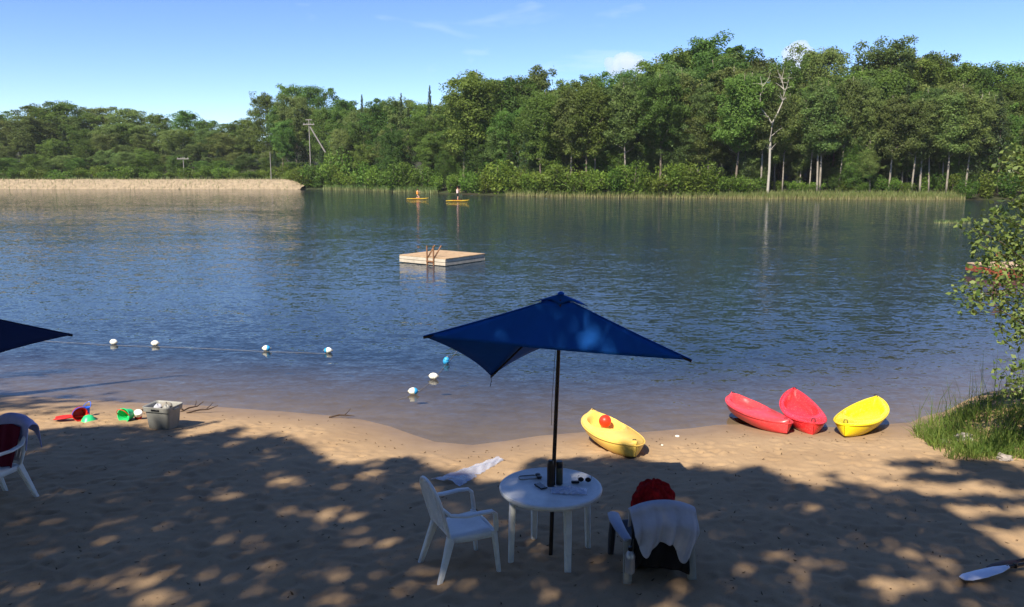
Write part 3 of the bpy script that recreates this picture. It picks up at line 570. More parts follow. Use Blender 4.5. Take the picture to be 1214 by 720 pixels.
# ------------------------------------------------------------------ furniture
def resin_chair(label, group, slats=7):
    root = empty('resin_chair', (0, 0, 0), 0, label, 'chair', group); w = M['white']
    def seat(u, v):
        x = (u-.5); y = -.22+.46*v; ww = .44+.08*v; edge = max(abs(x)*2, abs(v-.5)*2)
        return (x*ww, y, .43 - .020*math.cos(x*PI)*math.sin(v*PI) + .02*v - .03*sm(.86, 1, abs(x)*2) - .04*sm(.9, 1, v))
    MB().grid(seat, 13, 13).build('seat', w, root, solid=.014, sub=1)
    bx = lambda z: .205+.035*math.sin(PI*min(1, (z-.40)/.6))              # half width of the back
    yb = lambda z: -.21-.27*(z-.40)
    arch = [(-bx(z), yb(z), z) for z in np.linspace(.40, .76, 7)] + [(.24*math.cos(a), yb(.76+.17*math.sin(a)), .76+.17*math.sin(a)) for a in np.linspace(PI*.92, PI*.08, 11)] + [(bx(z), yb(z), z) for z in np.linspace(.76, .40, 7)]
    MB().tube(arch, .022, .016, 8, up=(0, 1, .3), sq=.7).build('back_frame', w, root)
    for i in range(slats):
        f = (i+.5)/slats*2-1; x0, x1 = f*.18, f*.225; zt = .76+.165*math.sqrt(max(.02, 1-(f*.98)**2)); zb = .47
        MB().tube([(x0+(x1-x0)*t, yb(zb+(zt-zb)*t)-.012*math.cos(f*1.5), zb+(zt-zb)*t) for t in np.linspace(0, 1, 6)], .0215, .006, 6, up=(0, 1, .3), sq=.6).build('slat', w, root)
    MB().tube([(x, yb(.48)-.010*math.cos(x*6), .48) for x in np.linspace(-.2, .2, 7)], .022, .010, 6, up=(0, 1, .2)).build('back_rail', w, root)
    for s in (-1, 1):
        MB().tube([(s*.225, yb(.72), .735), (s*.26, -.22, .665), (s*.285, -.08, .645), (s*.29, .08, .65), (s*.285, .18, .645), (s*.278, .215, .61), (s*.272, .225, .52), (s*.262, .23, .44)], [.02, .028, .032, .034, .032, .028, .024, .022], [.014]*5+[.018]*3, 8, sq=.7).build('arm', w, root)
        MB().tube([(s*.245, .215, .44), (s*.262, .235, .22), (s*.275, .255, 0)], [.030, .026, .022], [.026, .022, .018], 8, up=(0, 1, 0), sq=.6).build('leg', w, root)
        MB().tube([(s*.205, -.20, .43), (s*.235, -.27, .22), (s*.255, -.345, 0)], [.034, .028, .024], [.040, .030, .022], 8, up=(0, 1, 0), sq=.6).build('leg', w, root)
        MB().tube([(s*.245, .20, .405), (s*.235, 0, .40), (s*.21, -.2, .405)], .012, .03, 6).build('side_rail', w, root)
    MB().tube([(-.24, .225, .415), (0, .235, .425), (.24, .225, .415)], .012, .03, 6).build('front_rail', w, root)
    return root
ch = resin_chair('white high backed resin armchair, empty, left of the round table', 'white resin chairs')
c0 = np.array([-.47, 7.08]); ch.location = (c0[0], c0[1], gz(*c0)-.02); ch.rotation_euler = (0, 0, R(-64)); ch.scale = (1, 1, 1.02)
c2 = copy_tree(ch); c2['label'] = 'white resin armchair draped with lavender and maroon towels at the picture\'s left edge'
c2.location = (-5.84, 8.42, gz(-5.84, 8.42)-.02); c2.rotation_euler = (0, 0, R(159))
def cloth(fn, nu, nv, name, mt, label, cat, loc, rz, solid=.012, group=None):
    o = MB().grid(fn, nu, nv).build(name, mt, None, solid=solid, sub=1); o.location = loc; o.rotation_euler = (0, 0, rz); return tag(o, label, cat, group)
def drape(w0, f_len, b_len, ztop, ytop, slope, ph, wob=.03, rag=.05):
    def fn(u, v):                            # v runs from the front hem over the top to the back hem
        x = (u-.5)*w0; L = f_len + b_len + .10; s = v*L; fold = wob*math.sin(u*15+ph)+.5*wob*math.sin(u*31+ph*2)
        fl = f_len*(1+rag*4*math.sin(u*7+ph)); bl = b_len*(1+rag*5*math.sin(u*9+ph*1.7)+rag*2*math.sin(u*23+ph))
        s = v*(fl+bl+.10)
        zt = ztop - .10*(abs(u-.5)*2)**2.5
        if s < fl: d = fl-s; return (x*(1-.05*d), ytop+.055+d*.10 + fold*d*2, zt-.03-d)
        if s < fl+.10:
            a = (s-fl)/.10*PI; return (x, ytop+.055*math.cos(a), zt-.03+.035*math.sin(a))
        d = s-fl-.10; return (x*(1-.25*d), ytop-.055-d*slope-.02 + fold*d*2.5, zt-.03-d)
    return fn
cloth(drape(.56, .22, .22, .97, -.36, .2, 1.0), 30, 26, 'towel', M['lav'], 'lavender blue towel over the back of the chair at the picture\'s left edge', 'towel', c2.location, c2.rotation_euler.z, group='towels on chairs')
def mar(u, v):
    x = (u-.5)*(.36+.03*v)-.02; z = .86-.44*v; return (x, -.155-.27*(z-.40)+.016*math.sin(u*13+v*3)*(.4+v)+.06*v*v, z+.02*math.sin(u*4))
cloth(mar, 24, 24, 'towel', M['maroon'], 'dark maroon towel hanging down inside the chair at the picture\'s left edge', 'towel', c2.location, c2.rotation_euler.z, group='towels on chairs')

# round table with parasol
TX, TY = .375, 7.30; TZ = gz(TX, TY)
tb = empty('round_table', (TX, TY, TZ), R(-24), 'round white resin table under the blue parasol', 'table')
MB().lathe([(.03, .69), (.455, .69), (.462, .668), (.478, .664), (.495, .680), (.5, .700), (.495, .715), (.475, .722), (.46, .718), (.445, .716), (.035, .718), (.03, .716), (.03, .69)], 64).build('tabletop', M['white'], tb, angle=50)
for k in range(4):
    a = PI/4+k*PI/2; c, s = math.cos(a), math.sin(a)
    MB().tube([(c*.39, s*.39, .70), (c*.405, s*.405, .35), (c*.415, s*.415, -.04)], [.040, .036, .030], [.032, .028, .024], 10, up=(c, s, 0), sq=.7).build('leg', M['white'], tb)
MB().lathe([(.03, .60), (.16, .655), (.30, .68), (.44, .689)], 40).build('under_bracing', M['white'], tb)
def parasol(label, cl, A, L, F, B, Rr, foot, arcs, group):
    root = empty('market_parasol', foot, 0, label, 'parasol', group); f = np.array(foot); A, L, F, B, Rr = [np.array(q)-f for q in (A, L, F, B, Rr)]
    c = [L, F, B, Rr]; nE = 14; ring = []
    for i in range(4):
        p, q = c[i], c[(i+1) % 4]; mid = (L+F+B+Rr)/4
        for k in range(nE):
            t = k/nE; s4 = 4*t*(1-t); ring.append(p+(q-p)*t + np.array([0, 0, 1])*arcs[i]*s4 + (mid-(p+q)/2)*.06*s4)
    n_ = len(ring); mb = MB(); NR = 12
    def pt(i, j):
        t = .09 + .91*j/(NR-1); e = ring[i % n_]; seam = (i % nE)/nE; s4 = 4*seam*(1-seam)
        return A+(e-A)*t - np.array([0, 0, 1])*(.008*math.sin(PI*t) + .022*s4*math.sin(PI*min(1, t)))
    mb.v = [tuple(pt(i, j)) for i in range(n_) for j in range(NR)]; mb.f = [(i*NR+j, i*NR+j+1, ((i+1) % n_)*NR+j+1, ((i+1) % n_)*NR+j) for i in range(n_) for j in range(NR-1)]; mb.m = [0]*len(mb.f)
    can = mb.build('canopy', cl, root, solid=.004, angle=0)
    vb = MB()                                # vent cap with scalloped hem
    for i in range(n_):
        for j in range(5):
            t = j/4*(.215-.05*abs(math.sin(i*PI/nE*2))); e = ring[i]; vb.v.append(tuple(A+(e-A)*t + np.array([0, 0, .028+.004*(j/4)+.016*(j/4)*abs(math.sin(i*PI/nE*2))])))
    vb.f = [(i*5+j, i*5+j+1, ((i+1) % n_)*5+j+1, ((i+1) % n_)*5+j) for i in range(n_) for j in range(4)]; vb.m = [0]*len(vb.f)
    vb.build('vent_cap', cl, root, solid=.004, angle=0)
    ax = A*.99; MB().tube([(0, 0, -.25), ax*.35+np.array([0, 0, 0]), ax*.70, ax], [.021, .020, .019, .017], n=12).build('pole', M['pole'], root)
    hub = A + (((L+F+B+Rr)/4)-A)*.12; MB().ball(hub, .045, sz=.8).build('hub', M['pole'], root)
    run = A*.83; MB().lathe([(.022, -.05), (.04, -.04), (.042, .03), (.022, .05)], 14, run).build('runner', M['pole'], root)
    for q in c:
        r_ = MB().tube([hub, hub+(q-hub)*.5-np.array([0, 0, .03]), q-np.array([0, 0, .012])], .009, .012, 6).build('rib', M['pole'], root)
        MB().tube([run, hub+(q-hub)*.5-np.array([0, 0, .04])], .007, n=6).build('strut', M['pole'], r_)
    MB().lathe([(.02, 0), (.035, .008), (.03, .02), (.012, .03), (.001, .034)], 14, A+np.array([0, 0, .018])).build('finial', cl, root)
    MB().lathe([(.024, .55), (.034, .56), (.036, .93), (.03, .97), (.022, .98)], 14).build('pole_clamp', M['pole'], root)
    for q in c: MB().tube([A+(q-A)*t-np.array([0, 0, .008*math.sin(PI*t)-.004]) for t in np.linspace(.05, 1, 8)], .007, .004, 6).build('seam', cl, root)
    s0 = F + np.array([0, 0, 0]); MB().tube([s0, s0+[.005, 0, -.06], s0+[-.01, 0, -.12]], .004, n=5).build('tie_cord', M['pole'], root)
    MB().tube([run+[-.03, 0, 0], run*.72+[-.045, -.01, 0], run*.62+[-.04, -.01, 0]], .0025, n=5).build('pull_cord', M['pole'], root)
    return root
A = at_y(665, 352, 7.38); Lc = at_y(502, 399, 7.55); Rc = at_y(820, 427, 6.95); Fc = at_y(582, 446, 8.45); Bc = at_y(752, 404, 8.5)
parasol('bright blue canvas parasol standing open through the round white table', M['blue'], A, Lc, Fc, Bc, Rc, (TX, TY, TZ), (.02, .19, .02, -.015), 'beach parasols')
tw = at_y(86, 397, 9.2); ud = np.array([.8, .6, 0]); vd = np.array([-.6, .8, 0]); cc = tw-ud*1.36; f2 = (cc[0]-.02, cc[1]-.02, gz(cc[0], cc[1]))
parasol('dark navy parasol of which one corner shows at the picture\'s left edge', M['navy'], cc+[0, 0, .52], cc-ud*1.36, cc+vd*1.36, tw, cc-vd*1.36, f2, (.02, .02, .02, .02), 'beach parasols')
# things on the table
def on_table(px, py): q = at_z(px, py, TZ+.722); return q
q = on_table(663, 574); t = empty('thermos', q, 0, 'tall dark thermos flask standing on the round table', 'flask')
MB().lathe([(.031, 0), (.034, .006), (.034, .165), (.031, .172)], 24).build('body', M['mesh'], t); MB().lathe([(.030, .170), (.033, .174), (.033, .225), (.028, .234), (.001, .235)], 24).build('cap', M['dark'], t)
q = on_table(675, 583)
def bag(u, v):
    x, y = (u-.5)*.34, (v-.5)*.15; return (x, y, .010+.030*math.sin(PI*u)*math.sin(PI*v)+.010*math.sin(u*17+v*9)*math.sin(PI*u)*math.sin(PI*v)+.006*math.sin(u*39-v*25)*math.sin(PI*u))
tag(MB().grid(bag, 40, 22).build('plastic_bag', mat('bag_plastic', (.6, .65, .78), .15, .6, alpha=.5), None, solid=.002, loc=q), 'crumpled clear plastic bag lying on the round table', 'bag').rotation_euler = (0, 0, -.1)
q = on_table(626, 567); ang = np.linspace(0, 2*PI, 28)
t = empty('swim_goggles', q, .2, 'dark swim goggles with looped strap on the round table', 'goggles')
MB().tube([(.095*math.cos(a), .055*math.sin(a), .008+.004*math.sin(3*a)) for a in ang], .003, .007, 6).build('strap', M['grey'], t)
for s in (-1, 1): MB().lathe([(.001, .004), (.022, .006), (.028, .02), (.022, .03), (.001, .032)], 14, (.105, s*.033-.01, 0)).build('lens', M['dark'], t)
q = on_table(693, 571); t = empty('sunglasses', q, -.15, 'dark sunglasses lying on the round table beside the thermos', 'sunglasses')
for s in (-1, 1):
    MB().tube([(s*.035+.026*math.cos(a), -.01, .024+.02*math.sin(a)) for a in ang], .003, n=6, up=(0, 1, 0)).build('rim', M['dark'], t)
    MB().lathe([(.001, -.002), (.025, 0), (.001, .002)], 16).build('lens', M['dark'], t, loc=(s*.035, -.01, .024)).rotation_euler = (PI/2, 0, 0)
    MB().tube([(s*.065, -.01, .03), (s*.066, .08, .028), (s*.06, .12, .008)], .003, n=5).build('temple', M['dark'], t)
q = on_table(641, 577); t = empty('phone', q, .5, 'small black phone lying by the parasol pole', 'phone')
MB().box((0, 0, .006), (.07, .14, .010)).build('body', M['dark'], t, False); MB().box((0, 0, .0118), (.062, .128, .0016)).build('screen', mat('screen', (.01, .01, .012), .1, .5), t, False)
q = on_table(682, 573); tag(MB().box((0, 0, .012), (.08, .035, .024), b=.3).build('lighter_case', M['dark'], None, loc=q), 'small black case beside the thermos on the table', 'case')

# low chair with towel, black coat and red towel
BX, BY = 1.32, 7.02; lc = empty('low_chair', (BX, BY, gz(BX, BY)-.02), R(4), 'low charcoal resin armchair seen from behind, right of the table, under a pale towel', 'chair'); g_ = M['char']; gl_ = M['grey']
def lseat(u, v): x = (u-.5)*.54; return (x, -.20+.50*v, .24+.13*v-.03*math.cos(x*4)*math.sin(v*PI))
MB().grid(lseat, 10, 10).build('seat', g_, lc, solid=.02, sub=1)
for i in range(7):
    f = (i-3)/3; MB().tube([(f*.21, -.20, .22), (f*.25, -.30, .50), (f*.27, -.36, .745-.05*f*f)], [.032, .036, .036], .010, 6, up=(0, 1, .2), sq=.6).build('slat', g_, lc)
MB().tube([(-.29, -.335, .62), (0, -.345, .65), (.29, -.335, .62)], .012, .03, 8).build('back_rail', g_, lc)
for s in (-1, 1):
    MB().tube([(s*.31, -.30, .43), (s*.345, -.10, .445), (s*.355, .10, .45), (s*.345, .28, .445), (s*.335, .33, .43)], [.04, .055, .065, .06, .035], .014, 10, sq=.7).build('armrest', M['lav'] if 0 else mat('sky_sheen_resin', (.30, .33, .42), .45, .4, var=.1), lc)  # sky reflection on the charcoal armrests, put into a pale blue colour
    MB().tube([(s*.34, .27, .44), (s*.35, .29, .2), (s*.355, .31, 0)], [.03, .035, .03], [.045, .05, .04], 8, up=(0, 1, 0), sq=.6).build('leg', g_, lc)
    MB().tube([(s*.30, -.27, .44), (s*.31, -.31, .2), (s*.325, -.36, 0)], [.05, .05, .04], [.03, .03, .025], 8, up=(0, 1, 0), sq=.6).build('leg', gl_, lc)
def tow(u, v):                               # pale towel over the chair back, with two hanging points
    x = (u-.5)*.64; fl, top = .18, .10; e = abs(u-.5)*2
    bl = .31 + .11*math.exp(-((u-.19)/.13)**2) + .19*math.exp(-((u-.80)/.12)**2) - .010*math.sin(u*19) - .16*e**5
    s = v*(fl+top+bl); zt = .80-.075*e**2.2; fold = .017*math.sin(u*21+.5*math.sin(v*6))+.011*math.sin(u*37+1+v*3)+.006*math.sin(u*61+v*9)
    if s < fl: d = fl-s; return (x*.97, -.29+d*.12+fold*d*2, zt-d)
    if s < fl+top: a = (s-fl)/top*PI; return (x, -.345+.055*math.cos(a), zt+.03*math.sin(a))
    d = s-fl-top; return (x*(1-.12*d)+.02*math.sin(d*9), -.405-.085*float(sm(0, .16, d))-.03*d+fold*(.25+d*3), zt-d)
cloth(tow, 56, 40, 'towel', M['towel'], 'pale grey towel draped over the back of the low chair by the table', 'towel', lc.location, R(4), .016, 'towels on chairs')
def coat(u, v):
    x = (u-.5)*(.46+.10*v); d = v*.50; e = abs(u-.5)*2
    return (x, -.385-.035*math.sin(PI*v)-.02*math.sin(PI*u)-.02*math.sin(u*17+v*3), .70-.02*e-d*(1-.12*e*math.sin(u*5)))
cloth(coat, 34, 30, 'coat', M['black'], 'black coat hanging down the back of the low chair beneath the pale towel', 'coat', lc.location, R(4), .03)
t = empty('duffel_bag', (BX+.02, BY+.03, gz(BX, BY)), R(4), 'black bag pushed under the low chair by the table', 'bag')
def duf(u, v):
    a = v*2*PI; x = (u-.5)*.52; r_ = .11*min(1, 4.2*math.sqrt(max(.0005, u*(1-u)))); return (x, r_*1.35*math.cos(a), .11+r_*math.sin(a)*(1+.05*math.sin(u*19)))
MB().grid(duf, 20, 20, closev=True).build('body', M['black'], t); MB().tube([(-.12, -.10, .17), (-.10, -.08, .24), (.10, -.08, .24), (.12, -.10, .17)], .012, n=6).build('handle', M['black'], t)
# red towel bundled against the inside of the chair back
def redf(u, v):
    th, ph = u*PI*.62, v*2*PI; r_ = 1+.07*math.sin(5*ph+3*th)+.05*math.sin(11*ph-7*th)+.03*math.sin(23*ph+13*th)
    r_ += .02*math.sin(61*ph+29*th)*math.sin(47*th)+random.uniform(-.012, .012); return (-.02+.20*math.sin(th)*math.cos(ph)*r_, -.10+.15*math.sin(th)*math.sin(ph)*r_, .72+.20*math.cos(th)*r_)
o = cloth(redf, 40, 72, 'towel', M['redt'], 'dark red fluffy towel heaped up inside the low chair', 'towel', lc.location, R(4), .02, 'towels on chairs')
def redl(u, v): d = v*.22; return (-.30-.012*math.sin(u*9+v*4)-.01, -.30+.18*u, .60-d)
for o in (lc, *[q for q in S.objects if q.parent is None and q.type == 'MESH' and (q.location-lc.location).length < .01]): o.scale = (.93, .95, .97)
# silvery bottle in the side pocket
t = empty('water_bottle', (BX-.27, BY-.45, gz(BX, BY)+.16), 0, 'silvery water bottle hanging at the rear corner of the low chair', 'bottle')
MB().lathe([(.03, 0), (.042, .01), (.045, .05), (.043, .13), (.045, .16), (.03, .20), (.018, .215)], 18).build('body', mat('steel', (.42, .42, .44), .35, .5, metal=.6, var=.1), t); MB().lathe([(.019, .215), (.022, .22), (.022, .25), (.001, .252)], 16).build('cap', M['dark'], t)
MB().tube([(0, .02, .20), (.03, .08, .30), (.06, .11, .40)], .006, n=5).build('strap', M['black'], t)

# ------------------------------------------------------------------ tub and toys
q = ground(195, 507); TB = empty('storage_tub', q, R(-14), 'grey plastic storage tub full of toys on the sand by the water', 'tub'); TB.scale = (.84, .84, .88)
def rrect(a, b, r_, n_=6):
    out = []
    for cx, cy, a0 in ((a-r_, b-r_, 0), (-a+r_, b-r_, 90), (-a+r_, -b+r_, 180), (a-r_, -b+r_, 270)):
        out += [(cx+r_*math.cos(R(a0+90*k/n_)), cy+r_*math.sin(R(a0+90*k/n_))) for k in range(n_+1)]
    return out
def tubmesh(levels):
    mb = MB(); rings = [[(x, y, z) for x, y in rrect(a, b, r_)] for a, b, r_, z in levels]; n_ = len(rings[0])
    vs = [p_ for r_ in rings for p_ in r_]; fs = [(i*n_+k, i*n_+(k+1) % n_, (i+1)*n_+(k+1) % n_, (i+1)*n_+k) for i in range(len(rings)-1) for k in range(n_)]
    fs += [tuple(range(n_))[::-1]]; return mb.add(vs, fs)
t = tubmesh([(.20, .15, .04, 0), (.215, .165, .05, .02), (.25, .185, .05, .33), (.252, .187, .05, .335), (.275, .21, .06, .337), (.280, .215, .06, .36), (.287, .222, .06, .42), (.282, .217, .06, .425), (.268, .203, .05, .42), (.255, .19, .05, .40), (.21, .15, .04, .03)])
n_ = 28; t.f.append(tuple(range(len(t.v)-n_, len(t.v)))); t.m.append(0); t.build('body', M['grey'], TB)
for s in (-1, 1): MB().box((s*.285, 0, .375), (.03, .16, .035), b=.3).build('handle', M['grey'], TB)
MB().box((0, -.219, .375), (.17, .014, .03), b=.3).build('grip', M['dark'], TB)
for i, (x, y, z, sx, sy) in enumerate(((.05, .04, .40, .11, .08), (-.08, -.03, .38, .08, .07), (.12, -.06, .385, .07, .06))):
    def pc(u, v, x=x, y=y, z=z, sx=sx, sy=sy): a = v*2*PI; th = u*PI; return (x+sx*math.sin(th)*math.cos(a), y+sy*math.sin(th)*math.sin(a), z+.05*math.cos(th)*(1+.3*math.sin(a*3)))
    o = MB().grid(pc, 9, 16, closev=True).build('sand_toy', (M['rope'], M['towel'], M['grey'])[i], None, loc=q); o.scale = (.84, .84, .88); o.rotation_euler = (0, 0, R(-14)); tag(o, ('large whitish toy piled at the top of the grey tub', 'pale grey toy at the near side in the grey tub', 'small whitish toy at the side in the grey tub')[i], 'toy', 'toys in the tub')
def bucket(name, px, py, mt, hm, label, tilt, r_=.10, h_=.17, rz=0):
    q = ground(px, py); t = empty(name, q + [0, 0, r_*.85 if tilt else 0], rz, label, 'toy', 'sand toys on the beach'); t.rotation_euler = (tilt, 0, rz)
    MB().lathe([(.001, .004), (r_*.72, .002), (r_*.74, 0), (r_, h_), (r_*1.08, h_), (r_*1.08, h_*.93), (r_*.99, h_*.93), (r_*.95, h_*.98), (r_*.68, .012), (.001, .012)], 22).build('body', mt, t)
    MB().tube([(r_*1.05*math.cos(a), .12*math.sin(a)*.9, h_*.95+.07*math.sin(a)) for a in np.linspace(0, PI, 10)], .006, n=5).build('handle', hm, t)
bucket('toy_bucket', 93, 497, M['red'], M['bluep'], 'small red toy bucket lying on the sand left of the tub', R(78), .11, .18, .7)
bucket('toy_bucket', 155, 497, M['green'], M['red'], 'small green toy bucket lying on its side next to the tub', R(84), .11, .15, -.3)
bucket('toy_bucket', 103, 493, M['bluep'], M['bluep'], 'small blue toy beaker standing behind the green mould', 0, .055, .15, 0)
q = ground(105, 499)
tag(MB().lathe([(.10, 0), (.11, .01), (.085, .05), (.06, .085), (.02, .10), (.001, .10)], 18).build('sand_mould', M['green'], None, loc=q), 'green toy sand mould lying beside the red bucket', 'toy', 'sand toys on the beach')
q = ground(75, 499); t = empty('toy_spade', q, .3, 'red toy spade lying flat on the sand leftmost of the toys', 'toy', 'sand toys on the beach')
MB().grid(lambda u, v: ((u-.5)*.24, (v-.5)*.20*(1-.3*(2*u-1)**2), .03+.03*(2*v-1)**2+.012*u), 12, 10).build('blade', M['red'], t, solid=.008); MB().tube([(.11, 0, .045), (.22, .02, .05), (.34, .05, .035)], [.014, .012, .014], n=8).build('handle', M['red'], t)
q = ground(164, 496); t = empty('toy_bucket', q, 0, 'small red and white toy cup leaning beside the green bucket', 'toy', 'sand toys on the beach'); t.rotation_euler = (.5, .3, 0)
MB().lathe([(.05, .0), (.06, .10), (.001, .10)], 18).build('body', M['red'], t); MB().lathe([(.062, .10), (.066, .11), (.06, .16), (.03, .17), (.001, .17)], 18).build('rim', M['bwhite'], t)
for i, (px, py, ln, rz, lb) in enumerate(((228, 486, .45, .9, 'dark forked stick on the sand behind the grey tub'), (240, 489, .5, .3, 'dark thin stick lying right of the grey tub'), (178, 487, .30, .1, 'dark stick lying left of the grey tub'), (405, 495, .42, .05, 'long dark twig washed up at the water edge'), (212, 484, .3, 2.4, 'short dark stick behind the tub rim'))):
    q = ground(px, py); t = empty('stick', q, rz, lb, 'stick', 'sticks on the sand'); MB().tube([(-ln/2, 0, .02), (-.1*ln, .03, .05), (.2*ln, -.02, .06), (ln/2, .02, .10 if i < 2 else .03)], [.014, .014, .011, .005], n=6).build('stem', M['twig'], t)
    MB().tube([(.1*ln, 0, .05), (.25*ln, .06, .10), (.33*ln, .12, .13)], [.008, .006, .003], n=5).build('side_shoot', M['twig'], t)

# ------------------------------------------------------------------ kayaks
def kayak(stern, bow, Wd, mt, label, well, scoop=False, roll=0., rise=(0, 0), dz=0.0, peak=.0, depth=.13):
    a, b = np.array(stern), np.array(bow); L = float(np.linalg.norm((b-a)[:2])); mid = (a+b)/2; yaw = math.atan2(b[1]-a[1], b[0]-a[0])-PI/2
    root = empty('kayak', (0, 0, 0), 0, label, 'kayak', 'small kayaks pulled up on the beach')
    w = lambda s: max(.004, Wd/2*(1-abs(s)**2.3)**.72); zk = lambda s: .02+.10*abs(s)**3.5; zs = lambda s: .235+(.05 + (peak if s > 0 else .35*peak))*abs(s)**2.4
    s0, aw, bw = well
    def pt(u, v):
        s = -1+2*u; s = math.copysign(1-(1-abs(s))**1.25, s); hw = w(s)
        if v < .5:                           # hull from one gunwale under the keel to the other
            t = v*4-1; x = -t*hw; q_ = abs(t)
            return (math.copysign(hw*q_**.75, t), s*L/2, zk(s)+(zs(s)-.025-zk(s))*(q_**2.6))
        t = 1-(v-.5)*4; crown = .055*(1-t*t)
        bumpw = 0
        xx = t*hw*(1.0 if abs(t) < .999 else 1.0)
        e = ((s-s0)/aw)**2 + (xx/(Wd/2*bw))**2 if not scoop else ((s-s0)/aw)**2 + (t/bw)**2
        d = depth*float(1-sm(.55, 1.0, e)); lip = .018*math.exp(-((e-1.05)/.12)**2)
        if not scoop: d *= (1 - .45*math.exp(-((s-s0-.10)/.06)**2)*(1 if abs(t) > .12 else .5))
        return (xx*.985, s*L/2, zs(s)+.0+crown*(1 if not scoop else .3)-d+lip)
    NU, NV = 66, 72; mb = MB()
    mb.grid(pt, NU, NV, closev=True)
    hull = mb.build('hull', mt, root, angle=60)
    rim = []
    for s in np.linspace(-.995, .995, 40): rim.append((w(s)+.004, s*L/2, zs(s)-.012))
    rim += [(-x, y, z) for x, y, z in rim[::-1]]; MB().tube(rim+[rim[0]], .010, n=6).build('rim', mt, root)
    for s in (-.93, .90):
        z = zs(s)+.03-.0; MB().tube([(-.03, s*L/2, z-.01), (-.02, s*L/2, z+.035), (.02, s*L/2, z+.035), (.03, s*L/2, z-.01)], .006, n=5).build('carry_handle', M['dark'], root)
    root.location = (mid[0], mid[1], mid[2]+dz); root.rotation_euler = Euler((math.atan2(rise[1]-rise[0], L), roll, yaw), 'XYZ')
    return root, zs, L
gp = lambda px, py: ground(px, py)
st, bw = ground(699, 515), ground(752, 545)
k1, zs1, L1 = kayak(st, bw, .74, M['kyel'], 'pale yellow kayak with a red ball in its seat, nearest the table', (-.28, .46, .74), rise=(0.02, .05), roll=-.10, dz=.01)
rb = MB().ball((0, 0, 0), .095, n=12).build('ball', M['ballred'], None); k1_m = Matrix.LocRotScale(k1.location, k1.rotation_euler, None); rb.location = k1_m @ Vector((-.03, -.42*L1/2, .275)); tag(rb, 'red ball lying in the seat of the pale yellow kayak', 'ball')
st, bw = ground(864, 487), ground(932, 515)
k2, _, L2 = kayak(st, bw, .74, M['kred'], 'faded red kayak lying nearest the pale yellow one, ribbed footwell', (-.33, .50, .74), rise=(.02, .05), roll=-.12, depth=.10)
for i in range(4): MB().tube([(.16, -.42*L2/2+i*.085, .19), (.22, -.42*L2/2+i*.085, .245)], .018, n=6).build('foot_rib', M['kred'], k2)
st, bw = ground(963, 515), ground(938, 484)
k3, _, _ = kayak(st, bw, .66, M['kred2'], 'bright red kayak in the middle with raised bow towards the water', (.24, .68, .84), True, roll=.05, rise=(.03, .04), peak=.09, depth=.10, dz=.0)
st, bw = ground(1002, 519), ground(1040, 496)
k4, _, _ = kayak(st, bw, .68, M['kyel2'], 'bright yellow kayak nearest the grassy bank with raised bow', (.24, .68, .84), True, roll=-.08, rise=(.03, .03), peak=.05, depth=.10, dz=.0)

# ------------------------------------------------------------------ buoys, raft, paddlers
BU = [(20, 401.5, 'bluegreen buoy half hidden below the dark parasol corner', 1), (135, 408.5, 'small white buoy second from the picture\'s left edge', 2), (184, 410, 'white buoy between the small white one and the striped ones', 2), (316, 416, 'white and blue buoy, white end towards the dam', 0), (389, 418.5, 'blue and white buoy where the float line bends towards shore', 3), (490, 467.5, 'white and blue buoy nearest the sand', 0), (514, 449.5, 'plain white buoy between the two nearest the blue parasol', 2), (529, 431, 'plain blue buoy under the parasol edge', 1)]
for px, py, lb, ty in BU:
    q = at_z(px, py, WATER); t = empty('buoy', (q[0], q[1], WATER+.06), RNG.uniform(-.3, .3), lb, 'buoy', 'buoys of the swimming line'); r_ = .068 if ty != 2 or px != 135 else .07
    prof = [(max(1e-4, r_*math.sin(PI*i/14)), -1.35*r_*math.cos(PI*i/14)) for i in range(15)]; t.rotation_euler = (0, PI/2 if ty != 1 else .3, RNG.uniform(-.4, .4)+(PI if ty == 3 else 0))
    A_, B_ = (M['bwhite'], M['bblue']) if ty in (0, 3) else ((M['bblue'],)*2 if ty == 1 else (M['bwhite'],)*2)
    MB().lathe(prof[:9], 20).build('float_half', A_, t, angle=0); MB().lathe(prof[8:], 20).build('float_half', B_, t, angle=0)
    for s in (-1, 1): MB().tube([(0, 0, s*1.33*r_), (0, 0, s*1.62*r_)], [.02, .012], n=8).build('rope_eye', M['rope'], t)
line = [at_z(px, py, WATER+.012) for px, py in [(-60, 398), (20, 402.5), (135, 409.5), (184, 411), (250, 413.5), (316, 417), (350, 418), (389, 419.5)]]
tag(MB().tube(line, .003, n=6).build('float_line', M['rope'], None), 'thin pale float line joining the buoys along the swimming area', 'rope')
line = [at_z(px, py, WATER+.012) for px, py in [(470, 474), (490, 468.5), (502, 460), (514, 450.5), (529, 432), (536, 424), (545, 412)]]
tag(MB().tube(line, .003, n=6).build('float_line', M['rope'], None), 'thin float line running out from the sand past three buoys', 'rope')
